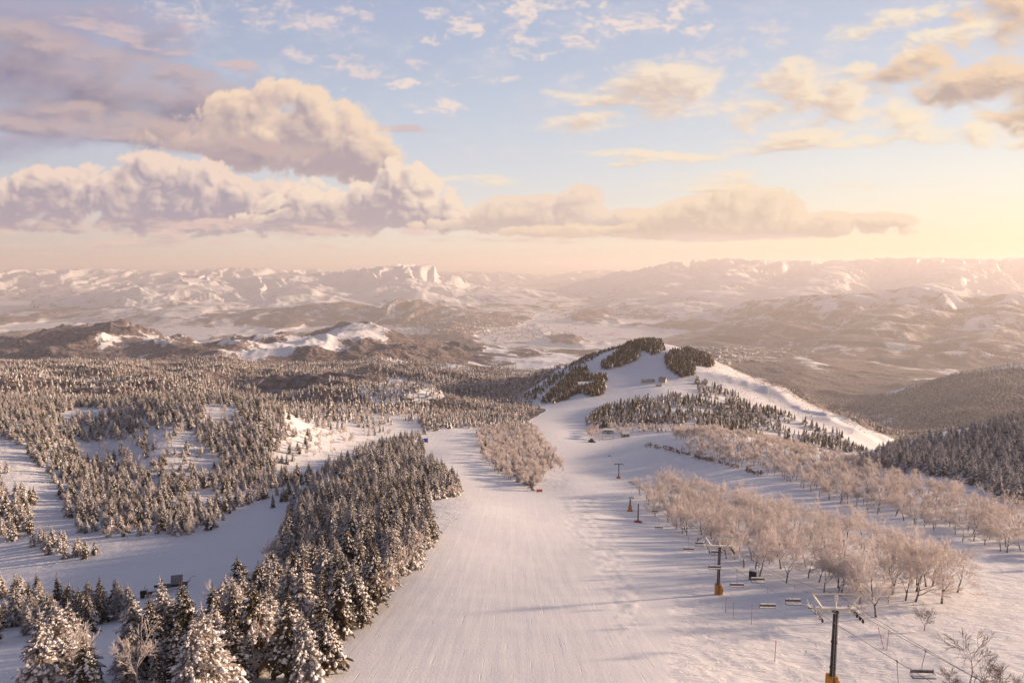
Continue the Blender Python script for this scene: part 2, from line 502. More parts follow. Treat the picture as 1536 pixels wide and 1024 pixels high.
def build_terrain():
    mat = terrain_material()
    V = np.stack([GX, GY, GZ], -1).reshape(-1, 3)
    idx = np.arange(NX * NY).reshape(NY, NX)
    quads = np.stack([idx[:-1, :-1], idx[:-1, 1:], idx[1:, 1:], idx[1:, :-1]], -1).reshape(-1, 4)
    rid = RNGID[:-1, :-1].ravel(); gy = GY[:-1, :-1].ravel(); ps = M_PISTE[:-1, :-1].ravel(); gx = GX[:-1, :-1].ravel(); py = PYG[:-1, :-1].ravel()
    grp = np.where(ps, 0, np.where(gy < 1350, 1, np.where(gy < 4600, 2, 3)))
    grp = np.where((rid >= 1) & (rid <= 5), 4, grp); grp = np.where((rid == 0) | (rid == 6), 5, grp)
    grp = np.where((rid >= 7) & (rid <= 11), 6, grp); grp = np.where(rid >= 12, 7, grp)
    attrs = {'forest': FOREST.ravel(), 'rough': ROUGH.ravel(), 'far': sstep(2500, 9000, GY).ravel()}
    info = [('ski_piste', 'broad groomed white ski piste running down the middle and up the round hill'),
            ('snow_ground', 'open untracked snow on the slopes beside the groomed piste'),
            ('wooded_hills', 'brown wooded hills with snowy clearings between the slope and the plain'),
            ('valley_plain', 'flat snowy valley floor with fields and woods seen far below'),
            ('mountain_range', 'ridged snowy mountains with bluish gullies on the left across the plain'),
            ('mountain_range', 'faint low mountains fading into the haze on the far horizon'),
            ('mountain_range', 'bright sunlit snowy mountain wall under the yellow sky at right'),
            ('mountain', 'dark wooded mountain streaked with snow in front of the bright wall')]
    for g, (name, label) in enumerate(info):
        q = quads[grp == g]
        used = np.unique(q)
        remap = np.zeros(NX * NY, np.int32); remap[used] = np.arange(len(used))
        me = np_mesh(name, V[used], remap[q], mat)
        for an, av in attrs.items():
            at = me.attributes.new(an, 'FLOAT', 'POINT'); at.data.foreach_set('value', av[used].astype(F32))
        tag(link_obj(name, me), label, None, None, 'structure')


build_terrain()

# ------------------------------------------------------------------ air: one box of pale haze round everything
def build_haze():
    m = bpy.data.materials.new('hazy_air'); m.use_nodes = True
    nt = m.node_tree; nt.nodes.clear()
    out = nd(nt, 'ShaderNodeOutputMaterial')
    v = nd(nt, 'ShaderNodeVolumePrincipled')
    v.inputs['Color'].default_value = (1.0, .945, .93, 1)
    v.inputs['Density'].default_value = HAZE_DENSITY
    v.inputs['Anisotropy'].default_value = .22
    link(nt, v.outputs[0], out.inputs['Volume'])
    bm = bmesh.new(); bmesh.ops.create_cube(bm, size=1.0)
    z0, z1 = float(GZ.min()) - 5, max(float(GZ.max()) + 15, 160)
    for p in bm.verts:
        p.co = Vector((p.co.x * 110000, (p.co.y + .5) * 48000 - 900, z0 + (p.co.z + .5) * (z1 - z0)))
    me = bpy.data.meshes.new('haze'); bm.to_mesh(me); bm.free(); me.materials.append(m)
    tag(link_obj('haze', me), 'pale warm haze lying over the valley and mountains', None, None, 'stuff')


HAZE_DENSITY = 5.8e-5
build_haze()

# ------------------------------------------------------------------ sun and camera
sun = bpy.data.lights.new('sun', 'SUN'); sun.energy = 3.4; sun.angle = math.radians(4.0); sun.color = (1.0, .71, .49)
so = link_obj('sun', sun); so.rotation_euler = (-SUN_DIR).to_track_quat('-Z', 'Y').to_euler()
cam = bpy.data.cameras.new('camera'); cam.lens = 24; cam.sensor_width = 36; cam.clip_end = 120000; cam.clip_start = .5
co = link_obj('camera', cam); co.rotation_euler = (math.pi / 2 - PITCH, 0, 0)
SC.camera = co
SC.view_settings.view_transform = 'Standard'; SC.view_settings.look = 'None'; SC.view_settings.gamma = 1.0
SC.view_settings.use_curve_mapping = False
SC.cycles.use_denoising = True
SC.cycles.max_bounces = 6; SC.cycles.diffuse_bounces = 4; SC.cycles.glossy_bounces = 1; SC.cycles.transmission_bounces = 2
SC.cycles.volume_bounces = 0; SC.cycles.transparent_max_bounces = 6
SC.cycles.use_fast_gi = False
# ------------------------------------------------------------------ sky: clouds computed per direction (azimuth, elevation)
def s2l(c):
    c = np.asarray(c, float) / 255.0
    return np.where(c <= .04045, c / 12.92, ((c + .055) / 1.055) ** 2.4)


# clouds: kind, lit colour, shade colour, edge softness, opacity, noise size, noise amount, blobs (x, y, half width, up, down, tilt)
CLOUDS = [
 # thin cirrus all over
 ('wisp', (226,220,222), (206,206,218), 1.0, .42, 120, 1.0, [(500,80,420,90,80,-6),(900,120,420,110,100,-8),(1300,120,380,130,120,-10),(700,230,500,60,50,-3)]),
 # high broken fleece
 ('wisp', (232,214,212), (196,190,208), .62, .85, 62, .90, [(320,26,190,26,22,-3),(490,34,90,26,22,-8),(570,92,60,18,20,5),(515,92,110,16,14,6),(585,112,60,18,14,8)]),
 ('wisp', (242,224,214), (205,198,212), .58, .90, 54, .90, [(675,45,58,26,22,-5),(790,84,46,14,11,-6),(665,165,60,12,9,3),(610,155,30,10,8,0),(770,24,100,28,28,-8),(900,42,130,36,24,-10),(940,30,90,24,20,-14),(1045,48,26,20,12,-40),(1000,16,70,18,14,0),(660,124,110,8,8,-4)]),
 ('wisp', (238,222,214), (208,202,212), .70, .60, 66, 1.0, [(1180,35,70,16,12,-20),(1130,110,70,22,18,-10),(1300,50,90,26,20,-20),(1060,20,80,18,14,0),(1180,150,160,40,34,-10),(860,190,80,14,14,0),(1100,80,90,20,16,-8)]),
 # left mauve bank
 ('bank', (178,168,186), (146,145,171), .70, .80, 150, .70, [(100,60,330,60,50,12),(-100,140,300,120,110,4),(60,205,260,40,26,4)]),
 ('bank', (184,168,176), (120,119,146), .60, .97, 130, .50, [(70,112,260,58,48,14),(230,158,230,48,40,18),(110,190,280,26,24,6),(340,190,150,40,40,14),(-150,120,280,80,70,6)]),
 ('bank', (194,176,180), (120,119,146), .60, .92, 90, .75, [(30,60,200,26,18,10),(130,196,300,18,14,5),(300,128,140,20,16,16)]),
 ('layer', (212,188,188), (150,146,168), .50, .80, 80, .85, [(250,72,150,14,12,16),(560,190,90,8,6,4),(330,98,60,8,7,10)]),
 ('heap', (247,219,193), (176,160,167), .40, .95, 84, .66, [(455,168,60,32,66,14),(505,205,72,46,46,18),(400,200,110,36,44,10),(548,230,40,24,22,10),(370,226,140,18,20,8)]),
 ('bank', (198,176,174), (142,135,156), .55, .96, 100, .70, [(300,214,150,26,22,10),(400,222,110,14,18,8),(200,190,160,20,20,12)]),
 # long heap of cumulus above the horizon
 ('heap', (243,217,201), (166,155,170), .34, .95, 66, .78, [(-10,296,40,26,36,0),(55,298,60,32,36,2),(140,292,40,28,40,0),(100,312,120,22,26,0),(222,266,40,32,56,0),(285,276,46,28,46,0),(370,298,70,26,36,0),(440,304,60,20,34,0),(260,314,200,20,30,2),(-20,330,220,14,16,0)]),
 ('heap', (248,225,204), (176,163,172), .30, .97, 58, .76, [(540,304,70,26,36,0),(612,274,34,26,56,0),(650,300,32,28,38,0),(490,312,70,26,30,0),(690,326,60,14,14,0),(590,328,160,14,12,0)]),
 ('heap', (242,218,198), (202,184,178), .26, .92, 56, .66, [(760,324,50,20,22,0),(820,314,36,18,30,0),(875,312,34,26,26,0),(920,330,50,12,16,0),(840,338,160,10,10,0)]),
 ('heap', (244,219,192), (208,187,172), .26, .92, 60, .66, [(1055,322,48,20,24,0),(1112,308,36,24,36,0),(1160,316,40,22,26,0),(1010,334,60,18,18,0),(1210,334,52,12,12,0),(1320,332,52,9,9,2),(1100,345,230,10,10,0),(960,348,190,8,8,0)]),
 # flat layers low down on the left
 ('layer', (228,200,190), (174,162,174), .55, .88, 74, .85, [(90,348,330,11,10,1),(330,343,210,10,9,2),(200,366,340,9,7,0),(620,355,260,9,8,1),(430,335,90,11,9,0),(900,356,280,7,6,0)]),
 # right clouds
 ('bank', (247,228,206), (214,190,178), .60, .92, 76, .85, [(960,140,110,28,26,6),(1020,122,70,32,36,-6),(980,172,120,18,16,-6),(890,150,60,12,12,8),(880,188,90,14,12,-4),(1000,102,70,18,16,-5)]),
 ('bank', (249,229,203), (216,190,172), .60, .92, 72, .85, [(1230,140,90,32,30,-10),(1190,165,90,24,20,-6),(1290,105,70,12,12,-14),(1260,182,130,16,16,-4),(1180,110,60,16,14,-20)]),
 ('layer', (249,229,204), (212,188,170), .55, .88, 84, .85, [(1130,228,180,14,10,-5),(1225,202,70,9,8,-3),(1050,268,150,11,9,-2),(1000,232,190,7,6,0),(1160,283,140,8,6,0),(745,276,56,6,5,0),(700,268,60,5,5,0)]),
 ('bank', (242,212,180), (184,163,156), .50, .95, 100, .85, [(1470,125,150,38,42,-6),(1390,140,78,22,22,4),(1550,155,110,44,40,-4),(1510,20,70,34,26,-14),(1440,78,90,28,20,-20),(1570,70,90,40,40,0)]),
 ('bank', (250,233,206), (224,200,178), .65, .88, 66, .95, [(1380,172,100,18,20,4),(1460,198,120,14,14,0),(1400,208,160,14,12,-2),(1530,214,70,12,10,0),(1420,58,90,20,16,-15),(1350,30,100,16,14,-15)]),
]
LIGHT_2D = (.80, -.60)


def _cover(px, py, blobs):
    c = np.full(px.shape, -3.0)
    for (x, y, a, up, dn, tilt) in blobs:
        t = math.radians(tilt); ct, st = math.cos(t), math.sin(t)
        dx, dy = px - x, py - y
        ex, ey = dx * ct + dy * st, -dx * st + dy * ct
        b = np.where(ey < 0, up * 1.25, dn * 1.1)
        v = 1 - (ex / (a * 1.15)) ** 2 - (ey / b) ** 2
        m = np.maximum(c, v)
        c = m + .12 * np.exp(-np.abs(np.maximum(c, -2) - np.maximum(v, -2)) * 5)
    return c


def puffs(x, y, seed):
    """Rounded lumps: one minus the distance to the nearest of scattered points."""
    x0, y0 = np.floor(x), np.floor(y)
    best = np.full(x.shape, 9.0)
    for dx in (-1, 0, 1):
        for dy in (-1, 0, 1):
            cx, cy = x0 + dx, y0 + dy
            h = _hash(cx.astype(np.int64), cy.astype(np.int64), seed)
            ox = (h & np.uint32(1023)) / 1023.0; oy = ((h >> np.uint32(10)) & np.uint32(1023)) / 1023.0
            best = np.minimum(best, (cx + ox - x) ** 2 + (cy + oy - y) ** 2)
    return 1 - best / .55


def _noise_for(kind, px, py, size, seed, octs=5):
    if kind == 'heap':
        wx = px + 14 * gnoise(px / 60, py / 60, seed + 5) + 5 * gnoise(px / 19, py / 19, seed + 7)
        wy = py + 14 * gnoise(px / 60, py / 60, seed + 6) + 5 * gnoise(px / 19, py / 19, seed + 8)
        t, w = 0, .66
        s = size * .50
        for o in range(octs):
            t = t + w * np.clip(puffs(wx / s, wy / s * 1.1, seed + 13 * o), -.6, 1)
            s *= .52; w *= .58
        return .95 * t + .75 * gnoise(px / size / 1.2, py / size / .9, seed + 40) - .36
    if kind == 'bank':
        wx = px + 34 * fbm(px / 110, py / 60, 3, seed + 5); wy = py + 10 * fbm(px / 80, py / 50, 2, seed + 6)
        return 1.15 * fbm(wx / size, wy / size * 2.2, octs + 1, seed, gain=.52) + .26 * fbm(wx / size * 3.1, wy / size * 5.0, 4, seed + 9, gain=.6)
    if kind == 'layer':
        wx = px + 30 * fbm(px / 110, py / 50, 3, seed + 5)
        return 1.3 * fbm(wx / size / 1.5, py / size * 3.0, octs + 1, seed, gain=.58) + .45 * fbm(wx / size * 1.6, py / size * 6, 4, seed + 3, gain=.6)
    wx = px + 22 * fbm(px / 60, py / 40, 3, seed + 5)
    return 1.15 * fbm(wx / size, py / size * 1.9, octs + 1, seed, gain=.60) + .42 * fbm(wx / size * 3.6, py / size * 7, 4, seed + 3, gain=.62)


def paint_clouds(px, py):
    """Premultiplied-over cloud colour (linear, as displayed) and opacity for directions given as photo-plane coordinates."""
    col = np.zeros(px.shape + (3,)); alpha = np.zeros(px.shape)
    for k, (kind, lit, shade, soft, opac, size, amt, blobs) in enumerate(CLOUDS):
        seed = 500 + 37 * k
        x0 = min(b[0] - b[2] * 1.6 for b in blobs) - 40; x1 = max(b[0] + b[2] * 1.6 for b in blobs) + 40
        y0 = min(b[1] - b[3] * 2.6 for b in blobs) - 40; y1 = max(b[1] + b[4] * 2.6 for b in blobs) + 40
        sel = (px > x0) & (px < x1) & (py > y0) & (py < y1)
        if not sel.any():
            continue
        x, y = px[sel], py[sel]
        top_c = {'heap': .9, 'bank': .78, 'layer': .55, 'wisp': .48}[kind]
        fall = {'heap': .72, 'bank': .66, 'layer': .6, 'wisp': .55}[kind]
        far = max(np.hypot(x1 - x0, 0), 1)

        def thick(x, y, octs=5):
            c = _cover(x, y, blobs)
            c = top_c - np.log1p(np.exp((top_c - c) * 3)) / 3      # soft ceiling
            return c * fall + amt * _noise_for(kind, x, y, size, seed, octs)
        h0 = thick(x, y, 6)
        a = sstep({'heap': .0, 'bank': -.06, 'layer': .0, 'wisp': .06}[kind], soft, h0) * opac
        rel = 0; occ = 0
        if kind == 'heap':
            hl = np.clip(thick(x, y, 3), -.25, 2); hs = np.clip(thick(x, y, 2), -.25, 2)
            for s, wgt in ((4, .75), (8, .7), (15, .6), (28, .42), (50, .3)):
                h = thick(x + LIGHT_2D[0] * s, y + LIGHT_2D[1] * s, 3 if s < 12 else 2)
                rel = rel + wgt * ((hl if s < 12 else hs) - np.clip(h, -.25, 2)); occ = occ + wgt * np.clip(h, 0, 1.4)
            base = np.percentile([b[1] + b[4] for b in blobs], 80); top = min(b[1] - b[3] for b in blobs)
            light = .40 + .52 * rel - .20 * (occ - .9) - .46 * sstep(.50, 1.05, (y - top) / (base - top))
        else:
            for s, wgt in ((5, .9), (14, .7), (30, .5), (55, .4)):
                h = thick(x + LIGHT_2D[0] * s, y + LIGHT_2D[1] * s, 3)
                rel = rel + wgt * (np.clip(h0, -.1, 1.6) - np.clip(h, -.1, 1.6)); occ = occ + wgt * np.clip(h, 0, 1.5)
            light = .54 + .75 * rel - .42 * (occ - .85) + .20 * fbm(x / 30, y / 13, 4, seed + 70)
        if kind == 'heap':
            light = light + .50 * (h0 - thick(x, y, 3)) + .22 * sstep(.55, .1, h0) + .16 * fbm(x / 16, y / 11, 4, seed + 70)
        thin = 1 - sstep(.05, .75, h0)
        light = np.clip(np.clip(light, 0, 1) + .22 * thin, 0, 1)[..., None]
        c = s2l(shade) * (1 - light) + s2l(lit) * light
        a_ = a[..., None]
        col[sel] = col[sel] * (1 - a_) + c * a_
        alpha[sel] = alpha[sel] * (1 - a) + a
    return col, alpha


def paint_air(px, py):
    """Colour of the clear twilight air with its high thin veil (linear, as displayed)."""
    ys = np.array([-700, -200, 0, 90, 180, 260, 320, 370, 400, 430])
    left = s2l([(92,102,138), (128,140,176), (152,158,186), (160,166,192), (172,177,196), (184,184,197), (194,185,190), (190,175,175), (178,162,162), (168,152,152)])
    mid = s2l([(98,108,144), (140,154,190), (170,181,207), (180,190,211), (196,203,217), (211,212,219), (226,218,213), (232,215,202), (224,203,188), (212,190,174)])
    right = s2l([(108,116,146), (158,166,196), (192,196,213), (203,207,218), (218,218,221), (233,226,216), (239,223,200), (236,214,180), (226,198,162), (214,182,146)])
    t1 = sstep(-250, 750, px)[..., None]; t2 = sstep(600, 1560, px)[..., None]

    def prof(tab):
        return np.stack([np.interp(py, ys, tab[:, i]) for i in range(3)], -1)
    return (prof(left) * (1 - t1) + prof(mid) * t1) * (1 - t2) + prof(right) * t2
# ------------------------------------------------------------------ world: Nishita air, with veil and clouds worked out above laid over it
EXPOSURE = 1.54
SKY_STRENGTH = 0.12
AZ_SPAN, EL0, EL1 = math.radians(80), math.radians(-4), math.radians(62)


def build_world():
    W, H = 3000, 1240
    az, el = np.meshgrid(np.linspace(-AZ_SPAN, AZ_SPAN, W), np.linspace(EL0, EL1, H))
    X, Y, Z = np.sin(az) * np.cos(el), np.cos(az) * np.cos(el), np.sin(el)
    px, py = to_px(X * 100, Y * 100, Z * 100)
    px = np.clip(px, -5000, 7000); py = np.clip(py, -6000, 2000)
    c, a = paint_clouds(px, py)
    air = paint_air(px, py)
    veil = .92
    A = a + (1 - a) * veil
    rgb = (c + air * veil * (1 - a)[..., None]) / np.maximum(A, 1e-4)[..., None]
    rgb /= SKY_STRENGTH * 2 ** EXPOSURE
    img = bpy.data.images.new('cloud_cover', W, H, alpha=True, float_buffer=True)
    img.colorspace_settings.name = 'Non-Color'; img.alpha_mode = 'CHANNEL_PACKED'
    img.pixels.foreach_set(np.concatenate([rgb, A[..., None]], -1).astype(F32).ravel())
    img.update(); img.pack()
    w = bpy.data.worlds.new('World'); SC.world = w; w.use_nodes = True
    nt = w.node_tree; bg = nt.nodes['Background']
    sky = nd(nt, 'ShaderNodeTexSky', sky_type='NISHITA'); sky.sun_disc = False
    sky.sun_elevation = SUN_EL; sky.sun_rotation = SUN_AZ; sky.altitude = 900
    tc = nd(nt, 'ShaderNodeTexCoord'); sx = nd(nt, 'ShaderNodeSeparateXYZ'); link(nt, tc.outputs['Generated'], sx.inputs[0])
    azn = math_node(nt, 'ARCTAN2', sx.outputs[0], sx.outputs[1])
    eln = math_node(nt, 'ARCSINE', sx.outputs[2])
    u = math_node(nt, 'MULTIPLY_ADD', azn, .5 / AZ_SPAN, .5)
    v = math_node(nt, 'MULTIPLY_ADD', eln, 1 / (EL1 - EL0), -EL0 / (EL1 - EL0))
    v = math_node(nt, 'MINIMUM', math_node(nt, 'MAXIMUM', v, .002), .998)
    cb = nd(nt, 'ShaderNodeCombineXYZ'); link(nt, u, cb.inputs[0]); link(nt, v, cb.inputs[1])
    ti = nd(nt, 'ShaderNodeTexImage', image=img, extension='MIRROR', interpolation='Cubic'); link(nt, cb.outputs[0], ti.inputs[0])
    both = mix_col(nt, ti.outputs['Alpha'], sky.outputs[0], ti.outputs['Color'])
    # the half of the sky away from the low sun, behind the camera, is the duller one
    away = ramp(nt, sx.outputs[1], -.25, .35)
    dull = mix_col(nt, away, (1.0, .90, .86), (1.0, 1.0, 1.0))
    mu = nd(nt, 'ShaderNodeMix', data_type='RGBA', blend_type='MULTIPLY'); mu.inputs[0].default_value = 1
    link(nt, both, mu.inputs[6]); link(nt, dull, mu.inputs[7]); link(nt, mu.outputs[2], bg.inputs['Color'])
    bg.inputs['Strength'].default_value = SKY_STRENGTH
    w.cycles.sampling_method = 'MANUAL'; w.cycles.sample_map_resolution = 512
    SC.view_settings.exposure = EXPOSURE


build_world()
# ------------------------------------------------------------------ tree materials
def noise_fac(nt, scale, detail=3, rough=.6, coord='Object'):
    tc = nd(nt, 'ShaderNodeTexCoord')
    n = nd(nt, 'ShaderNodeTexNoise', i_Scale=scale, i_Detail=detail, i_Roughness=rough)
    link(nt, tc.outputs[coord], n.inputs['Vector'])
    return n.outputs['Fac']


def mat_simple(name, c1, c2, scale, rough=.7, metal=0.0, bump=0, translucent=0, vary=0):
    m, nt, b = new_mat(name)
    f = ramp(nt, noise_fac(nt, scale), .36, .64)
    c = mix_col(nt, f, c1, c2)
    if vary:
        oi = nd(nt, 'ShaderNodeObjectInfo')
        hs = nd(nt, 'ShaderNodeHueSaturation'); link(nt, c, hs.inputs['Color'])
        link(nt, math_node(nt, 'MULTIPLY_ADD', oi.outputs['Random'], vary, 1 - vary / 2), hs.inputs['Value'])
        c = hs.outputs[0]
    link(nt, c, b.inputs['Base Color'])
    b.inputs['Roughness'].default_value = rough; b.inputs['Metallic'].default_value = metal
    b.inputs['Specular IOR Level'].default_value = .25
    if bump:
        bp = nd(nt, 'ShaderNodeBump', i_Strength=.6, i_Distance=bump)
        link(nt, noise_fac(nt, scale * 3, 5), bp.inputs['Height']); link(nt, bp.outputs[0], b.inputs['Normal'])
    if translucent:
        tr = nd(nt, 'ShaderNodeBsdfTranslucent'); link(nt, c, tr.inputs[0])
        mx = nd(nt, 'ShaderNodeMixShader'); mx.inputs[0].default_value = translucent
        link(nt, b.outputs[0], mx.inputs[1]); link(nt, tr.outputs[0], mx.inputs[2])
        link(nt, mx.outputs[0], nt.nodes['Material Output'].inputs['Surface'])
    return m


M_NEEDLE = mat_simple('conifer_needles', (.06, .046, .028), (.19, .14, .085), 1.3, .75, translucent=.35, vary=.5)
M_TSNOW = mat_simple('snow_on_branches', (.70, .68, .67), (.84, .82, .81), 1.6, .65, bump=.08, translucent=.15)
M_FROSTN = mat_simple('frosted_needles', (.17, .14, .12), (.56, .50, .46), 2.2, .75, translucent=.3, vary=.45)
M_BARK = mat_simple('bark', (.045, .032, .026), (.115, .085, .07), 3.0, .85, bump=.05)


def mat_twig(name, twig1, twig2, frost, lo, hi, glow=0):
    """Brown wood with frost and snow lying on whatever faces upwards."""
    m, nt, b = new_mat(name)
    geo = nd(nt, 'ShaderNodeNewGeometry'); sx = nd(nt, 'ShaderNodeSeparateXYZ'); link(nt, geo.outputs['Normal'], sx.inputs[0])
    n = noise_fac(nt, 1.1, 4)
    f = ramp(nt, math_node(nt, 'MULTIPLY_ADD', n, .9, math_node(nt, 'MULTIPLY', sx.outputs[2], .55)), lo, hi)
    oi = nd(nt, 'ShaderNodeObjectInfo')
    wood = mix_col(nt, oi.outputs['Random'], twig1, twig2)
    link(nt, mix_col(nt, f, wood, frost), b.inputs['Base Color'])
    b.inputs['Roughness'].default_value = .75; b.inputs['Specular IOR Level'].default_value = .2
    if glow:
        tr = nd(nt, 'ShaderNodeBsdfTranslucent'); link(nt, b.inputs['Base Color'].links[0].from_socket, tr.inputs[0])
        mx = nd(nt, 'ShaderNodeMixShader'); mx.inputs[0].default_value = glow
        link(nt, b.outputs[0], mx.inputs[1]); link(nt, tr.outputs[0], mx.inputs[2])
        link(nt, mx.outputs[0], nt.nodes['Material Output'].inputs['Surface'])
    return m


M_TWIG = mat_twig('frosted_twigs', (.27, .185, .14), (.36, .24, .17), (.91, .85, .82), -.16, .42, glow=.5)
M_LIMB = mat_twig('snowy_limbs', (.10, .075, .06), (.16, .115, .095), (.82, .80, .79), .40, .80)
M_BRUSH = mat_twig('dry_brush', (.22, .125, .07), (.30, .18, .10), (.66, .60, .55), .55, .95, glow=.2)


class MeshAcc:
    def __init__(self):
        self.v, self.f, self.m = [], [], []

    def add(self, verts, faces, mat=0):
        o = len(self.v)
        self.v.extend(verts); self.f.extend([tuple(i + o for i in f) for f in faces]); self.m.extend([mat] * len(faces))

    def tube(self, pts, radii, sides=6, mat=0, cap=True):
        vs, fs = [], []
        prev = None
        for i, p in enumerate(pts):
            t = (pts[min(i + 1, len(pts) - 1)] - pts[max(i - 1, 0)])
            t = t.normalized() if t.length > 1e-9 else Vector((0, 0, 1))
            a = Vector((0, 0, 1)) if abs(t.z) < .9 else Vector((1, 0, 0))
            n = t.cross(a).normalized() if prev is None else (prev - t * prev.dot(t)).normalized()
            prev = n; b = t.cross(n)
            for s in range(sides):
                an = 2 * math.pi * s / sides
                vs.append(p + (n * math.cos(an) + b * math.sin(an)) * radii[i])
        k = len(pts)
        for i in range(k - 1):
            for s in range(sides):
                s2 = (s + 1) % sides
                fs.append((i * sides + s, i * sides + s2, (i + 1) * sides + s2, (i + 1) * sides + s))
        if cap:
            fs.append(tuple(range(sides - 1, -1, -1))); fs.append(tuple((k - 1) * sides + s for s in range(sides)))
        self.add(vs, fs, mat)

    def box(self, c, size, mat=0, rot=None):
        hx, hy, hz = size[0] / 2, size[1] / 2, size[2] / 2
        vs = [Vector((x * hx, y * hy, z * hz)) for x in (-1, 1) for y in (-1, 1) for z in (-1, 1)]
        if rot is not None: vs = [rot @ v for v in vs]
        self.add([v + Vector(c) for v in vs], [(0, 1, 3, 2), (4, 6, 7, 5), (0, 4, 5, 1), (2, 3, 7, 6), (0, 2, 6, 4), (1, 5, 7, 3)], mat)

    def mesh(self, name, mats, smooth=False):
        me = bpy.data.meshes.new(name)
        me.from_pydata([tuple(v) for v in self.v], [], self.f)
        for m in mats: me.materials.append(m)
        me.polygons.foreach_set('material_index', np.array(self.m, np.int32))
        me.polygons.foreach_set('use_smooth', np.full(len(self.f), smooth, bool))
        me.update()
        return me


def conifer(seed, h=10.0, r=2.1, bare=.12, snowy=.85, whorl=.37, nb=(6, 9), fine=True):
    """Trunk and crown meshes of a snow-laden conifer: whorls of drooping boughs, each with needles hanging below and a lumpy ridge of snow on top."""
    rd = random.Random(seed)
    tr = MeshAcc()
    bend = Vector((rd.uniform(-.2, .2), rd.uniform(-.2, .2), 0))
    pts = [Vector((0, 0, -.8)) + bend * 0] + [bend * (t * t) + Vector((0, 0, h * t)) for t in (0, .2, .45, .7, .9, 1.0)]
    tr.tube(pts, [.17, .16, .13, .10, .06, .03, .012], 6, 0)
    cr = MeshAcc()
    z = h * bare
    while z < h * .985:
        t = (z - h * bare) / (h * (1 - bare))
        env = (1 - t) ** .82 * (0.72 + .28 * min(1, t * 6 + .2))
        n = rd.randint(*nb) if t < .85 else 4
        a0 = rd.uniform(0, 6.28)
        for k in range(n):
            if rd.random() < .10: continue
            az = a0 + 6.283 * k / n + rd.uniform(-.35, .35)
            L = max(.22, r * env * rd.uniform(.62, 1.18))
            out = Vector((math.cos(az), math.sin(az), 0)); side = Vector((-out.y, out.x, 0))
            p0 = bend * ((z / h) ** 2) + Vector((0, 0, z + rd.uniform(-.15, .15)))
            up = .30 * (t - .25) + rd.uniform(-.08, .08)
            droop = (.46 - .25 * t) * rd.uniform(.7, 1.3)
            segs = 4 if fine else 2
            axis = []
            for s in range(segs + 1):
                q = s / segs
                axis.append(p0 + out * (L * q) + Vector((0, 0, L * (up * q - droop * q * q))) + side * (L * .08 * math.sin(q * 3 + seed)))
            w = L * (.27 if fine else .42) * rd.uniform(.8, 1.2)
            # needles: two jagged flaps hanging either side
            for sg in (-1, 1):
                vs, fs = [], []
                for s, p in enumerate(axis):
                    q = s / segs
                    ww = w * (1.15 - q) * (.55 + .9 * min(1, q * 3)) * rd.uniform(.7, 1.25)
                    vs.append(p); vs.append(p + side * (sg * ww) + Vector((0, 0, -ww * rd.uniform(.5, .95))) + out * (ww * .4))
                for s in range(segs):
                    fs.append((2 * s, 2 * s + 1, 2 * s + 3, 2 * s + 2))
                cr.add(vs, fs, 0)
            if fine:
                for _ in range(8):      # hanging sprays
                    q = rd.uniform(.25, 1.0); i = min(segs - 1, int(q * segs)); p = axis[i].lerp(axis[i + 1], q * segs - i)
                    sg = rd.choice((-1, 1)); l = w * rd.uniform(.7, 1.3)
                    tip = p + side * (sg * l * .8) + out * (l * .7) + Vector((0, 0, -l * rd.uniform(.35, .8)))
                    mid = p.lerp(tip, .5)
                    cr.add([p, mid + out * l * .22 + Vector((0, 0, .03)), tip, mid - out * l * .22 - Vector((0, 0, .04))], [(0, 1, 2, 3)], 0)
                    if rd.random() < .62 * snowy:
                        c = p.lerp(tip, .62) + Vector((0, 0, .05)); e = l * .34
                        cr.add([c + out * e, c + side * e * .7, c - out * e, c - side * e * .7, c + Vector((0, 0, e * .55)), c - Vector((0, 0, e * .1))],
                               [(0, 1, 4), (1, 2, 4), (2, 3, 4), (3, 0, 4), (1, 0, 5), (2, 1, 5), (3, 2, 5), (0, 3, 5)], 1)
            if rd.random() < snowy:
                ks = (3 if L > .9 else 2) if fine else 2
                for s in range(ks):
                    if rd.random() < .18: continue
                    q = (.30 + .66 * (s + rd.uniform(.1, .9)) / ks)
                    i = min(segs - 1, int(q * segs)); c = axis[i].lerp(axis[i + 1], q * segs - i)
                    t_ax = (axis[i + 1] - axis[i]).normalized()
                    la = L * rd.uniform(.10, .21) * (1.0 if fine else 1.3); wb = w * rd.uniform(.38, .72) * (1.0 if fine else 1.25); hh = min(la, wb) * rd.uniform(.5, .85) + .03
                    upv = Vector((0, 0, 1))
                    ring = []
                    for j in range(6):
                        an = 6.283 * j / 6 + rd.uniform(-.25, .25); m_ = rd.uniform(.75, 1.2)
                        ring.append(c + t_ax * (math.cos(an) * la * m_) + side * (math.sin(an) * wb * m_) - upv * (.30 * wb * abs(math.sin(an))))
                    top1 = c + upv * hh + t_ax * (la * rd.uniform(-.3, .3)); bot = c - upv * (.12 * hh)
                    mid = [r_.lerp(top1, .42) + upv * (hh * .22) for r_ in ring]
                    vs = ring + mid + [top1, bot]
                    fs = []
                    for j in range(6):
                        j2 = (j + 1) % 6
                        fs += [(j, j2, 6 + j2, 6 + j), (6 + j, 6 + j2, 12), (j2, j, 13)]
                    cr.add(vs, fs, 1)
        z += whorl * rd.uniform(.8, 1.2) * (1 - .35 * t)
    top = bend + Vector((0, 0, h))
    cr.tube([top - Vector((0, 0, .55)), top - Vector((0, 0, .1)), top + Vector((0, 0, .35))], [.07, .05, .015], 5, 0)
    return tr, cr


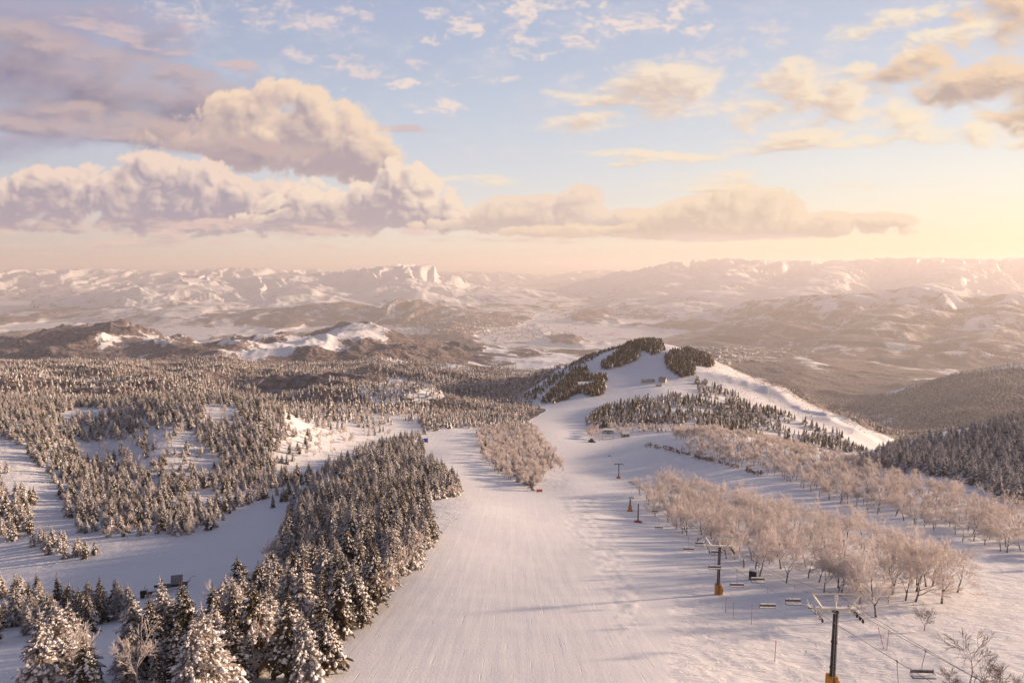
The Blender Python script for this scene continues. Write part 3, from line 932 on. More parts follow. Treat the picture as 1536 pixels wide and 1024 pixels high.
def far_conifer(seed, h=8.0, r=1.7):
    """A conifer a few pixels high: a ragged stack of tilted skirts."""
    rd = random.Random(seed)
    c = MeshAcc()
    c.tube([Vector((0, 0, -1)), Vector((0, 0, h * .3))], [.2, .14], 4, 2)
    for k in range(5):
        z = h * (.10 + .17 * k); rr = r * (1 - .17 * k); n = 6
        top = Vector((0, 0, min(h, z + h * .30)))
        ring = [Vector((math.cos(6.283 * i / n + k) * rr * rd.uniform(.65, 1.15), math.sin(6.283 * i / n + k) * rr * rd.uniform(.65, 1.15), z + rd.uniform(-.25, .25))) for i in range(n)]
        for i in range(n):
            c.add([ring[i], ring[(i + 1) % n], top], [(0, 1, 2)], 1 if rd.random() < .38 else 0)
    return c


def bare_tree(seed, h=10.5, levels=5, twig=.028, spread=.85, sides=3, kids=(3, 4)):
    """Spreading leafless tree whose twigs are furred with frost."""
    rd = random.Random(seed)
    tr, cr = MeshAcc(), MeshAcc()

    def grow(p, d, L, rad, lev):
        segs = 4 if lev == 0 else 3 if lev < 3 else 2
        pts, rr = [p], [rad]
        cur = d.copy()
        for s in range(segs):
            j = .10 if lev == 0 else .24
            cur = (cur + Vector((rd.uniform(-j, j), rd.uniform(-j, j), rd.uniform(-j, j) + (.05 if lev else .05)))).normalized()
            p = p + cur * (L / segs)
            pts.append(p); rr.append(max(twig * .7, rad * (1 - .55 * (s + 1) / segs)))
        acc = tr if lev <= 1 else cr
        acc.tube(pts, rr, 6 if lev == 0 else 5 if lev == 1 else sides, 0, cap=lev < 2)
        if lev >= levels: return
        n = rd.randint(*kids) + (1 if lev >= levels - 1 else 0)
        for k in range(n):
            q = 1.0 if k == 0 else rd.uniform(.45 if lev == 0 else .25, 1.0)
            i = min(segs - 1, int(q * segs)); b = pts[i].lerp(pts[i + 1], min(1, q * segs - i))
            ang = rd.uniform(.42, .98) if k else rd.uniform(.05, .35)
            az = rd.uniform(0, 6.283)
            a = cur.orthogonal().normalized(); c2 = cur.cross(a)
            nd_ = (cur * math.cos(ang) + (a * math.cos(az) + c2 * math.sin(az)) * math.sin(ang))
            out = Vector((b.x, b.y, 0))
            if out.length > .2: nd_ += out.normalized() * .18 * spread
            nd_.z += .06
            grow(b, nd_.normalized(), L * rd.uniform(.56, .80) * (1.0 if lev else 1.05), max(twig, rr[i] * rd.uniform(.58, .78)), lev + 1)
    lean = Vector((rd.uniform(-.12, .12), rd.uniform(-.12, .12), 1)).normalized()
    grow(Vector((0, 0, -.6)), lean, h * .36, h * .018, 0)
    return tr, cr


# ------------------------------------------------------------------ where the trees stand (polygons of their feet, in photo pixels)
P_FIELD = M_PISTE.astype(float)
RUN = [(792,628),(800,644),(815,660),(870,672),(882,642),(872,620),(915,602),(870,590),(846,600),(812,612)]     # the run between the island and the hill stays clear


def scatter(poly, y0, y1, spacing, keep=None, jitter=.9):
    """Jittered grid of ground points whose foot projects inside a polygon."""
    P = np.array(poly, float)
    u0, u1 = (P[:, 0].min() - 768) / FPX, (P[:, 0].max() - 768) / FPX
    k = 1.03
    xa = min(u0 * y0, u0 * y1) * k - 5; xb = max(u1 * y0, u1 * y1) * k + 5
    gx, gy = np.meshgrid(np.arange(xa, xb, spacing), np.arange(y0, y1, spacing))
    gx = gx + RNG.uniform(-.5, .5, gx.shape) * spacing * jitter; gy = gy + RNG.uniform(-.5, .5, gy.shape) * spacing * jitter
    gx, gy = gx.ravel(), gy.ravel()
    gz = ground(gx, gy)
    px, py = to_px(gx, gy, gz)
    m = in_poly(px, py, poly)
    if m.any(): m[m] = field_at(P_FIELD, gx[m], gy[m]) < .7
    m &= ~(in_poly(px, py, RUN) & (gy > 480))
    if keep is not None: m &= keep(gx, gy, px, py)
    return np.stack([gx[m], gy[m], gz[m]], 1)


def field_at(F, x, y):
    q = np.log(np.maximum(y + 80, 20.0))
    return bilin(F, (x / (y + 80) + UMAX) / (2 * UMAX) * (NX - 1), (q - Q0) / (Q1 - Q0) * (NY - 1))


BAND = [(60,1090),(470,1060),(508,985),(596,884),(658,808),(710,766),(694,742),(652,702),(632,690),(560,690),(500,735),(440,795),(410,845),(392,905),(335,955),(255,978),(185,1000),(110,1022),(75,1045)]
LOWLEFT = [(-80,885),(60,895),(130,903),(185,905),(205,932),(150,955),(60,958),(-80,975)]
HILLSIDE = [(-80,602),(420,598),(432,640),(415,700),(445,715),(400,745),(340,775),(320,795),(210,815),(120,800),(92,760),(80,720),(30,668),(-80,640)]
GLADE = [(150,672),(230,640),(290,650),(340,690),(300,720),(230,708),(170,695)]
BACKSTRIP = [(395,748),(445,715),(520,690),(570,664),(625,652),(640,676),(632,690),(560,690),(500,735),(440,790),(420,770)]
BROW = [(636,652),(632,630),(690,602),(790,592),(800,606),(780,622),(760,632),(720,640),(700,638)]
ISLAND = [(716,652),(790,628),(812,662),(838,692),(862,718),(848,736),(800,735),(748,714),(724,690)]
RIGHTWOOD = [(1280,700),(1350,672),(1450,650),(1640,600),(1640,770),(1530,762),(1480,737),(1420,717),(1350,708)]
GROVE = [(958,742),(985,778),(1030,812),(1090,842),(1130,868),(1200,884),(1260,905),(1330,905),(1420,900),(1440,885),(1400,862),(1340,836),(1250,800),(1130,762),(1050,738),(990,728)]
BACKROW = [(985,668),(1060,693),(1130,708),(1220,742),(1290,766),(1380,797),(1440,812),(1500,828),(1640,862),(1640,800),(1500,768),(1400,738),(1300,702),(1150,664),(1060,648),(940,655)]
HILLWOODS = [[(902,547),(945,515),(962,522),(958,538),(938,549),(905,555)], [(948,513),(972,506),(990,509),(997,526),(978,533),(958,524)], [(998,536),(1010,527),(1034,527),(1043,545),(1042,562),(1022,567),(1000,552)],
             [(1028,526),(1050,526),(1072,546),(1066,552),(1044,548)], [(838,580),(862,556),(880,554),(884,566),(911,566),(905,592),(872,600),(840,606),(812,604)]]
HILLSLOPE = [(868,640),(905,612),(1000,592),(1060,604),(1120,628),(1200,650),(1310,676),(1280,695),(1180,668),(1100,648),(1000,636),(920,640),(890,660)]
HILL = [(770,602),(830,558),(905,520),(975,503),(1050,522),(1130,562),(1230,608),(1345,660),(1300,692),(1100,652),(980,642),(900,664),(860,645),(868,620),(800,612)]
_thin = lambda p: (lambda x, y, px, py: RNG.random(x.shape) < p)
_clump = lambda s, t, sd: (lambda x, y, px, py: fbm(x / s, y / s, 3, sd) > t)
_noglade = lambda x, y, px, py: ~in_poly(px, py, GLADE) | (RNG.random(x.shape) < .22)

# zone: name, species, feet, height range
Z_CON, Z_BARE = [], []


def zone(lst, name, pts, hmin, hmax):
    for p in pts: lst.append((name, p[0], p[1], p[2], float(RNG.uniform(hmin, hmax))))


zone(Z_CON, 'band', scatter(BAND, 60, 520, 4.7, lambda x, y, px, py: fbm(x / 22, y / 22, 3, 75) > -.40), 6.0, 13.5)
zone(Z_CON, 'lowleft', scatter(LOWLEFT, 120, 260, 6.2, _thin(.85)), 6.5, 10.5)
zone(Z_CON, 'hillside', scatter(HILLSIDE, 270, 640, 4.4, lambda x, y, px, py: _noglade(x, y, px, py) & (fbm(x / 45, y / 45, 3, 76) > -.30)), 4, 9)
zone(Z_CON, 'backstrip', scatter(BACKSTRIP, 260, 600, 5.2, _thin(.75)), 5.5, 9)
zone(Z_CON, 'hillside', scatter([(400,600),(540,615),(600,640),(560,655),(470,640),(420,640)], 400, 640, 7, _clump(40, .05, 79)), 5, 8)
zone(Z_CON, 'hillside', scatter([(425,640),(470,650),(460,700),(420,712)], 400, 640, 6, _thin(.5)), 5, 8)
zone(Z_CON, 'clump', scatter([(-60,735),(52,742),(62,800),(30,812),(-60,805)], 220, 330, 5, _thin(.7)), 7, 10)
zone(Z_CON, 'clump', scatter([(48,812),(100,815),(100,838),(48,832)], 220, 300, 4.0, _thin(.8)), 6, 8)
zone(Z_CON, 'clump', scatter([(112,826),(146,826),(146,840),(112,840)], 220, 300, 4.0, _thin(.6)), 6, 7.5)
zone(Z_CON, 'clump', scatter([(-60,690),(8,695),(14,722),(-60,722)], 300, 400, 5.5), 7, 9)
zone(Z_CON, 'brow', scatter(BROW, 560, 1000, 8), 6, 9)
zone(Z_CON, 'island', scatter(ISLAND, 330, 680, 9, _thin(.5)), 6, 9)
zone(Z_CON, 'island', scatter([(775,722),(842,722),(842,736),(800,736)], 330, 420, 4.5), 6, 8)
zone(Z_CON, 'rightwood', scatter(RIGHTWOOD, 240, 620, 5.8), 8, 11)
for hw in HILLWOODS:
    zone(Z_CON, 'darkhill', scatter(hw, 760, 1400, 4.6), 8, 11)
zone(Z_CON, 'hill', scatter(HILLSLOPE, 700, 1330, 6.0, lambda x, y, px, py: fbm(x / 55, y / 55, 3, 70) > -.30 + .34 * sstep(1000, 1120, px)), 6.5, 10.5)
zone(Z_CON, 'hill', scatter([(1040,565),(1090,588),(1200,632),(1310,668),(1250,672),(1120,642),(1050,606)], 750, 1250, 7, _clump(45, -.02, 71)), 6.5, 10.5)
zone(Z_CON, 'darkhill', scatter([(782,598),(830,563),(905,521),(960,504),(962,510),(905,530),(838,570),(800,600)], 900, 1500, 6.5, _thin(.8)), 5, 8)
_inhill = lambda y, px, py: in_poly(px, py, HILL) & (y < 1500)
_fa = lambda x, y, px, py: ~in_poly(px, py, RUN) & (field_at(FOREST, x, y) > .45) & (fbm(x / 110, y / 110, 4, 77) > -.14) & ~_inhill(y, px, py)
_fb = lambda x, y, px, py: ~in_poly(px, py, RUN) & (field_at(FOREST, x, y) > .35) & (fbm(x / 110, y / 110, 4, 77) < .06) & (RNG.random(x.shape) < .8) & ~_inhill(y, px, py)
zone(Z_CON, 'far', scatter([(-120,480),(1660,480),(1660,700),(-120,640)], 640, 1500, 9.0, _fa), 5, 10)
zone(Z_CON, 'far', scatter([(-120,480),(1660,480),(1660,700),(-120,640)], 1500, 2100, 15, _fa), 8, 12)
zone(Z_CON, 'far', scatter([(1150,540),(1660,520),(1660,700),(1150,640)], 2100, 2900, 17, _fa), 8, 12)
zone(Z_BARE, 'far', scatter([(1150,540),(1660,520),(1660,700),(1150,640)], 1300, 2600, 17, _fb), 7, 11)
zone(Z_BARE, 'far', scatter([(-120,480),(1660,480),(1660,700),(-120,640)], 640, 1900, 11, _fb), 6, 10)
# scrub on the steep flank of the hill and along its crest
zone(Z_BARE, 'scrub', scatter([(1045,535),(1130,574),(1230,618),(1325,655),(1290,655),(1200,628),(1110,608),(1070,580)], 760, 1300, 6, _clump(22, .08, 72)), 2.0, 4.5)
zone(Z_BARE, 'scrub', scatter([(1000,508),(1050,522),(1130,562),(1230,606),(1340,652),(1340,660),(1230,616),(1130,572),(1050,532)], 760, 1500, 5.5, _thin(.8)), 3, 6)
zone(Z_BARE, 'scrub', scatter([(790,598),(835,570),(870,553),(880,560),(840,585),(812,603)], 900, 1400, 6, _thin(.7)), 3, 5)

zone(Z_BARE, 'grove', scatter(GROVE, 105, 400, 6.9), 8.0, 13)
zone(Z_BARE, 'backrow', scatter(BACKROW, 160, 700, 6.4), 7.0, 11)
zone(Z_BARE, 'island', scatter(ISLAND, 330, 680, 6.0), 7, 10)
zone(Z_BARE, 'station', scatter([(868,640),(905,648),(905,662),(886,662)], 500, 750, 6), 7, 9)
zone(Z_BARE, 'station', scatter([(905,640),(1060,645),(1060,655),(930,655)], 500, 750, 7), 7, 9)
zone(Z_BARE, 'glade', scatter([(430,640),(560,625),(600,650),(560,670),(450,700),(425,690)], 420, 640, 9, _clump(30, .0, 78)), 5, 8)
zone(Z_BARE, 'brow', scatter(BROW, 560, 1000, 11, _thin(.6)), 6, 9)
zone(Z_BARE, 'band', scatter(BAND, 60, 520, 11, _thin(.55)), 7, 10.5)
zone(Z_BARE, 'hillside', scatter(HILLSIDE, 270, 640, 10, _thin(.7)), 5, 8.5)
for px_, py_, h_ in [(1413,905,14),(1315,925,11.5),(1372,902,12.5),(1358,900,11),(1262,890,11),(1290,905,10.5),(1436,888,11.5),(1340,880,13),(1390,880,13)]:
    g_ = on_ground(px_, py_); Z_BARE.append(('front', g_.x, g_.y, g_.z, h_))
print('trees', len(Z_CON), len(Z_BARE))
# ------------------------------------------------------------------ tree meshes
CON_HI = []
for k, (r, bare, snowy) in enumerate([(2.9, .12, .72), (2.4, .10, .55), (3.1, .16, .70), (2.7, .20, .48), (3.0, .08, .78), (2.3, .14, .50), (3.2, .22, .58)]):
    t_, c_ = conifer(100 + k, 10, r, bare, snowy)
    CON_HI.append((t_.mesh('trunk', [M_BARK], True), c_.mesh('crown', [M_FROSTN if k in (0, 2, 4) else M_NEEDLE, M_TSNOW])))
CON_MID = []
for k, (r, bare, snowy) in enumerate([(2.9, .10, .7), (2.5, .08, .55), (3.2, .12, .75), (2.8, .12, .5), (2.6, .06, .65)]):
    t_, c_ = conifer(200 + k, 10, r, bare, snowy, .62, (4, 6), False)
    o_ = len(c_.v); c_.v.extend(t_.v); c_.f.extend([tuple(i + o_ for i in f) for f in t_.f]); c_.m.extend([2] * len(t_.f))
    CON_MID.append(c_.mesh('conifer', [M_FROSTN if k in (0, 2, 4) else M_NEEDLE, M_TSNOW, M_BARK]))
CON_FAR = [far_conifer(300 + k, 10, 2.5 + .2 * k).mesh('conifer', [M_NEEDLE if k in (3, 4, 5) else M_FROSTN, M_NEEDLE if k > 3 else M_TSNOW, M_BARK]) for k in range(6)]
BARE_HI = []
for k in range(7):
    t_, c_ = bare_tree(400 + k, 10, 5, .026, .8 + .1 * (k % 3), 3, (3, 4))
    BARE_HI.append((t_.mesh('trunk', [M_LIMB], True), c_.mesh('crown', [M_TWIG], True)))
BARE_FAR = []
for k in range(5):
    t_, c_ = bare_tree(500 + k, 10, 4, .05, .9, 3, (3, 5))
    o_ = len(c_.v); c_.v.extend(t_.v); c_.f.extend([tuple(i + o_ for i in f) for f in t_.f]); c_.m.extend([1] * len(t_.f))
    BARE_FAR.append(c_.mesh('bare_tree', [M_TWIG, M_LIMB], True))
print('faces', [len(a[1].polygons) for a in CON_HI], [len(a.polygons) for a in CON_MID], [len(a[1].polygons) for a in BARE_HI], [len(a.polygons) for a in BARE_FAR])


def apparent(t):
    """Rough size of a tree in the picture; 0 outside the frame."""
    px, py = to_px(np.array([t[1]]), np.array([t[2]]), np.array([t[3] + t[4] * .6]))
    if not (-15 < px[0] < 1551 and py[0] < 1040): return 0
    return t[4] / math.hypot(t[1], t[2], t[3])


def stand_tree(name, trunk, crown, t, label, cat, group, base_h=10.0):
    r = bpy.data.objects.new(name, None); COL.objects.link(r)
    r.empty_display_size = .5
    r.location = (t[1], t[2], t[3]); r.rotation_euler = (random.uniform(-.04, .04), random.uniform(-.04, .04), random.uniform(0, 6.283))
    s = t[4] / base_h; w = s * random.uniform(.9, 1.15); r.scale = (w, w, s)
    tag(r, label, cat, group)
    for nm, me in (('trunk', trunk), ('crown', crown)):
        link_obj(nm, me, r)
    return r


def gn_forest(name, trees, protos, pick, label):
    """One object: every remaining tree of a wood, instanced on its foot point."""
    pc = bpy.data.collections.new(name + '_kinds')
    for i, me in enumerate(protos):
        pc.objects.link(bpy.data.objects.new('%s_kind_%02d' % (name, i), me))
    me = bpy.data.meshes.new(name)
    n = len(trees)
    me.vertices.add(n)
    me.vertices.foreach_set('co', np.array([t[1:4] for t in trees], F32).ravel())
    for an, ty, val in (('turn', 'FLOAT', RNG.uniform(0, 6.283, n).astype(F32)), ('size', 'FLOAT', np.array([t[4] / 10 for t in trees], F32)),
                        ('which', 'INT', np.array([pick(t) for t in trees], np.int32)), ('wide', 'FLOAT', RNG.uniform(.85, 1.2, n).astype(F32))):
        a = me.attributes.new(an, ty, 'POINT'); a.data.foreach_set('value', val)
    o = link_obj(name, me)
    ng = bpy.data.node_groups.new(name, 'GeometryNodeTree')
    ng.interface.new_socket('Geometry', in_out='INPUT', socket_type='NodeSocketGeometry')
    ng.interface.new_socket('Geometry', in_out='OUTPUT', socket_type='NodeSocketGeometry')
    gi, go = ng.nodes.new('NodeGroupInput'), ng.nodes.new('NodeGroupOutput')
    ci = ng.nodes.new('GeometryNodeCollectionInfo'); ci.inputs['Collection'].default_value = pc
    ci.inputs['Separate Children'].default_value = True; ci.inputs['Reset Children'].default_value = True
    ip = ng.nodes.new('GeometryNodeInstanceOnPoints'); ip.inputs['Pick Instance'].default_value = True

    def attr(nm, ty):
        a = ng.nodes.new('GeometryNodeInputNamedAttribute'); a.data_type = ty; a.inputs['Name'].default_value = nm
        return a.outputs['Attribute']
    rot = ng.nodes.new('ShaderNodeCombineXYZ'); ng.links.new(attr('turn', 'FLOAT'), rot.inputs[2])
    e2r = ng.nodes.new('FunctionNodeEulerToRotation'); ng.links.new(rot.outputs[0], e2r.inputs[0])
    mu = ng.nodes.new('ShaderNodeMath'); mu.operation = 'MULTIPLY'
    ng.links.new(attr('size', 'FLOAT'), mu.inputs[0]); ng.links.new(attr('wide', 'FLOAT'), mu.inputs[1])
    sc = ng.nodes.new('ShaderNodeCombineXYZ')
    ng.links.new(mu.outputs[0], sc.inputs[0]); ng.links.new(mu.outputs[0], sc.inputs[1]); ng.links.new(attr('size', 'FLOAT'), sc.inputs[2])
    ng.links.new(gi.outputs[0], ip.inputs['Points']); ng.links.new(ci.outputs[0], ip.inputs['Instance'])
    ng.links.new(attr('which', 'INT'), ip.inputs['Instance Index'])
    ng.links.new(e2r.outputs[0], ip.inputs['Rotation']); ng.links.new(sc.outputs[0], ip.inputs['Scale'])
    ng.links.new(ip.outputs[0], go.inputs[0])
    md = o.modifiers.new('trees', 'NODES'); md.node_group = ng
    return tag(o, label, None, None, 'stuff')


N_SINGLE = 295
Z_CON.sort(key=apparent, reverse=True)
Z_BARE.sort(key=apparent, reverse=True)
CON_LABEL = {
 'band': 'snow-laden conifer inside the dense dark band left of the piste',
 'lowleft': 'frosted conifer in the open wood at the bottom left below the snow track',
 'hillside': 'small frosted conifer on the far bank above the snow track',
 'backstrip': 'small conifer behind the dense band on the side of the snowy hollow',
 'clump': 'dark conifer in a small clump on the snow left of the track',
 'rightwood': 'brownish conifer in the wood behind the row of bare trees at right',
 'island': 'dark conifer at the foot of the wooded island that splits the piste',
}
BARE_LABEL = {
 'grove': 'frosted bare tree inside the grove behind the lift towers',
 'front': 'tall frosted bare tree with open trunk at the near edge of the grove',
 'backrow': 'rusty frosted bare tree in the long row beyond the right-hand snowfield',
 'band': 'pale leafless tree standing among the dark conifers left of the piste',
 'island': 'frosted bare tree on the wooded island that splits the piste',
 'hillside': 'leafless frosted tree among conifers on the bank above the snow track',
}
# the row of conifers that edges the piste gets its own numbered places, bottom to top
EDGE = [(462,1060),(500,985),(588,884),(650,806),(702,764)]


def edge_dist(t):
    px, py = to_px(np.array([t[1]]), np.array([t[2]]), np.array([t[3]])); p = np.array([px[0], py[0]])
    d = 1e9
    for a, b in zip(EDGE[:-1], EDGE[1:]):
        a, b = np.array(a, float), np.array(b, float); k = np.clip(((p - a) @ (b - a)) / ((b - a) @ (b - a)), 0, 1)
        d = min(d, np.hypot(*(p - a - k * (b - a))))
    return d * math.hypot(t[1], t[2], t[3]) / FPX


ORD = ('nearest second third fourth fifth sixth seventh eighth ninth tenth eleventh twelfth thirteenth fourteenth fifteenth sixteenth seventeenth eighteenth nineteenth twentieth '
       'twenty-first twenty-second twenty-third twenty-fourth twenty-fifth twenty-sixth twenty-seventh twenty-eighth twenty-ninth thirtieth').split()
near_c, rest_c = Z_CON[:N_SINGLE], Z_CON[N_SINGLE:]
edge_rank = {id(t): i for i, t in enumerate(sorted([t for t in near_c if t[0] == 'band' and edge_dist(t) < 3.2], key=lambda t: t[2]))}
for i, t in enumerate(near_c):
    k = random.randrange(len(CON_HI)) if t[0] != 'rightwood' else random.choice((0, 2, 4))
    lab, grp = CON_LABEL.get(t[0], CON_LABEL['hillside']), 'conifers: ' + t[0]
    if id(t) in edge_rank and edge_rank[id(t)] < len(ORD):
        lab = 'snow-laden conifer in the row edging the piste, %s from the bottom of the picture' % ORD[edge_rank[id(t)]]
        if edge_rank[id(t)] == 0: lab = 'snow-laden conifer edging the piste, the one nearest the bottom of the picture'
    grp = {'band': 'conifers of the band beside the piste', 'lowleft': 'conifers of the open wood below the track', 'hillside': 'conifers on the bank above the track',
           'backstrip': 'conifers beside the hollow', 'clump': 'conifers in small clumps', 'rightwood': 'conifers behind the bare trees', 'island': 'conifers on the island'}.get(t[0], 'conifers on the bank above the track')
    stand_tree('snowy_conifer', CON_HI[k][0], CON_HI[k][1], t, lab, 'conifer', grp)
near_b, rest_b = Z_BARE[:N_SINGLE], Z_BARE[N_SINGLE:]
for i, t in enumerate(near_b):
    k = random.randrange(len(BARE_HI))
    grp = {'grove': 'bare trees of the grove', 'front': 'bare trees at the edge of the grove', 'backrow': 'bare trees beyond the snowfield', 'band': 'bare trees among the conifers', 'island': 'bare trees on the island'}.get(t[0], 'bare trees on the bank')
    stand_tree('bare_tree', BARE_HI[k][0], BARE_HI[k][1], t, BARE_LABEL.get(t[0], BARE_LABEL['hillside']), 'tree', grp)


def pick_con(t):
    d = math.hypot(t[1], t[2])
    if t[0] == 'darkhill': return len(CON_MID) + random.choice((3, 4, 5))
    if t[0] == 'hill': return len(CON_MID) + random.choice((0, 1, 2, 3, 3, 4))
    if t[0] == 'rightwood': return random.choice((0, 2, 4))
    if d < 620: return random.randrange(len(CON_MID))
    return len(CON_MID) + random.choice((0, 1, 2, 3))


gn_forest('conifer_forest', rest_c, CON_MID + CON_FAR, pick_con, 'frosted conifer woods spreading over the banks and far hills')
gn_forest('frosted_woodland', rest_b, BARE_FAR, lambda t: random.randrange(len(BARE_FAR)), 'frosted leafless woods farther down the slope')
# ------------------------------------------------------------------ ski lift, huts and small things
M_DARK = mat_simple('dark_steel', (.020, .018, .022), (.05, .045, .05), 2.0, .55, .3)
M_CREAM = mat_simple('weathered_cream_steel', (.64, .57, .46), (.80, .74, .63), 4.0, .6)
M_GREY = mat_simple('galvanised_steel', (.22, .20, .19), (.36, .33, .31), 5.0, .5, .5)
M_PAD = mat_simple('orange_foam_pad', (.50, .22, .035), (.62, .30, .06), 1.5, .75, bump=.03)
M_RED = mat_simple('faded_red_mat', (.42, .075, .055), (.55, .14, .11), 1.8, .8)
M_WOOD = mat_simple('weathered_boards', (.085, .065, .055), (.16, .125, .105), 3.0, .8)
M_ROOF = mat_simple('dark_roof', (.09, .08, .08), (.42, .39, .38), .35, .7)
M_WALLP = mat_simple('pale_wall', (.40, .34, .29), (.52, .45, .39), 1.0, .8)
M_SNOWCAP = mat_simple('settled_snow', (.72, .71, .71), (.82, .81, .80), 1.5, .65, bump=.04)
M_PANEL = mat_simple('grey_panel', (.24, .215, .22), (.31, .28, .285), 1.0, .7)
M_BLUE = mat_simple('blue_sheet', (.020, .045, .32), (.04, .08, .45), 1.0, .6)
M_GLASS = mat_simple('dark_window', (.02, .025, .03), (.04, .045, .05), 1.0, .15)
M_POLE = mat_simple('pinkish_pole', (.45, .16, .13), (.55, .24, .20), 3.0, .7)


def acc_obj(acc, name, mats, parent=None, smooth=False):
    return link_obj(name, acc.mesh(name, mats if isinstance(mats, list) else [mats], smooth), parent)


def empty(name, loc, rz=0.0, label=None, cat=None, group=None):
    e = bpy.data.objects.new(name, None); COL.objects.link(e); e.location = loc; e.rotation_euler = (0, 0, rz); e.empty_display_size = .5
    return tag(e, label, cat, group)


def beam(acc, a, b, w, mat=0, sides=4):
    acc.tube([Vector(a), Vector(b)], [w, w], sides, mat)


# local axes of a tower: x across the line (along the arm), y along the line towards the valley
def lift_tower(loc, rz, H, label, full=True, pad='orange'):
    e = empty('lift_tower', loc, rz, label, 'lift tower', 'towers of the chairlift')
    a = MeshAcc(); a.tube([Vector((0, 0, -1.2)), Vector((0, 0, H * .45)), Vector((0, 0, H))], [.34, .31, .27], 12, 0)
    for z in (H * .30, H * .62, H - .12): a.tube([Vector((0, 0, z)), Vector((0, 0, z + .12))], [.38, .37], 12, 0)
    acc_obj(a, 'pole', M_DARK, e)
    l = MeshAcc()
    for sx in (-.17, .17): beam(l, (sx, -.50, .8), (sx, -.44, H + .3), .028)
    for k in range(int((H - 1) / .38)): beam(l, (-.17, -.49, 1 + k * .38), (.17, -.49, 1 + k * .38), .02)
    for z in (1.5, H * .5, H - .7): beam(l, (0, -.30, z), (0, -.49, z), .03)
    acc_obj(l, 'ladder', M_GREY, e)
    AW = 2.35
    c = MeshAcc()
    for yy in (-.30, .30):
        for zz in (H - .08, H + .42): beam(c, (-AW, yy, zz), (AW, yy, zz), .06)
        n = 8
        for k in range(n):
            x0, x1 = -AW + 2 * AW * k / n, -AW + 2 * AW * (k + 1) / n
            beam(c, (x0, yy, H - .08 if k % 2 else H + .42), (x1, yy, H + .42 if k % 2 else H - .08), .035)
    for x in np.linspace(-AW, AW, 9):
        for zz in (H - .08, H + .42): beam(c, (x, -.30, zz), (x, .30, zz), .04)
    c.box((0, 0, H + .47), (2 * AW, .5, .03), 1)
    acc_obj(c, 'crossarm', [M_CREAM, M_SNOWCAP], e)
    g = MeshAcc()
    topz = H + 2.25; TW = AW + .55
    for sx in (-1, 1):
        beam(g, (sx * (AW - .75), 0, H + .42), (sx * TW, 0, topz), .11)
        beam(g, (sx * TW, 0, topz), (sx * TW, -.9, topz + .05), .05)
    beam(g, (-TW - .05, 0, topz), (TW + .05, 0, topz), .12)
    beam(g, (0, 0, H + .42), (0, 0, topz), .09)
    g.box((0, 0, topz - .55), (.36, .3, .55), 0)
    acc_obj(g, 'lifting_frame', [M_CREAM], e)
    for sx in (-1, 1):
        s = MeshAcc(); x = sx * AW
        beam(s, (x, -2.0, H + .02), (x, 2.0, H + .02 - .25), .07)
        beam(s, (x, -.3, H - .05), (x, .3, H - .05), .09)
        for k in range(6):
            y = -1.9 + .76 * k; z = H - .20 - .06 * k
            s.tube([Vector((x - .07, y, z)), Vector((x + .07, y, z))], [.20, .20], 12, 0)
            beam(s, (x, y, z), (x, y, z + .26), .04)
        for k in range(3):
            s.box((x + sx * .30, -1.4 + 1.3 * k, H + .05), (.34, 1.0, .04), 1)
            beam(s, (x + sx * .46, -1.8 + 1.3 * k, H + .05), (x + sx * .46, -1.0 + 1.3 * k, H + .75), .025, 1)
        acc_obj(s, 'sheave_assembly', [M_DARK, M_CREAM], e)
    p = MeshAcc()
    p.box((0, .05, 1.0), (1.15, 1.15, 2.3), 0)
    p.box((.62, .1, .75), (.55, .9, 1.5), 0)
    bm = bmesh.new(); me = p.mesh('base_pad', [M_PAD]); bm.from_mesh(me); bmesh.ops.bevel(bm, geom=bm.edges[:], offset=.09, segments=2, affect='EDGES')
    bm.to_mesh(me); bm.free()
    link_obj('base_pad', me, e)
    b = MeshAcc(); b.box((0, -.59, 1.05), (.10, .06, 2.1), 0)
    for z in (.4, 1.0, 1.6): b.box((.05, -.60, z), (.25, .05, .05), 0)
    acc_obj(b, 'pad_strap', M_DARK, e)
    return e


def tee_tower(loc, rz, H, label):
    e = empty('lift_tower', loc, rz, label, 'lift tower', 'towers of the chairlift')
    a = MeshAcc(); a.tube([Vector((0, 0, -1)), Vector((0, 0, H))], [.30, .24], 10, 0); acc_obj(a, 'pole', M_DARK, e)
    c = MeshAcc(); c.box((0, 0, H + .15), (5.2, .34, .34), 0)
    for sx in (-1, 1):
        c.box((sx * 2.4, 0, H - .05), (.22, 3.0, .22), 0)
    acc_obj(c, 'crossarm', M_DARK, e)
    p = MeshAcc(); p.tube([Vector((0, 0, -.6)), Vector((0, 0, .7)), Vector((0, 0, 1.3))], [1.5, 1.2, .5], 10, 0); acc_obj(p, 'base_pad', M_RED, e)
    return e


LIFT = [(1247, 1037, 79), (1077, 891, 130), (928, 717, 430)]
G1 = on_ground(1247, 1037, 60, 110); G2 = on_ground(1077, 891, 100, 180); G4 = on_ground(928, 717, 300, 560); G5 = on_ground(912, 658, 480, 900)


def line_rz(a, b):
    return math.atan2(-(b.x - a.x), b.y - a.y)


RZ1 = line_rz(G1, G2); RZ2 = line_rz(G2, G4); RZ4 = line_rz(G4, G5)
H1, H2, H4 = 10.3, 9.6, 8.5
lift_tower(G1, RZ1, H1, 'large lift tower with cream crossarm and orange pad nearest the bottom of the picture')
lift_tower(G2, (RZ1 + RZ2) / 2, H2, 'lift tower with cream crossarm halfway up, standing where the bare grove begins')
tee_tower(G4, RZ4, H4, 'small dark T-shaped lift tower with red base far down the piste')
print('lift', [tuple(round(v, 1) for v in g) for g in (G1, G2, G4, G5)])

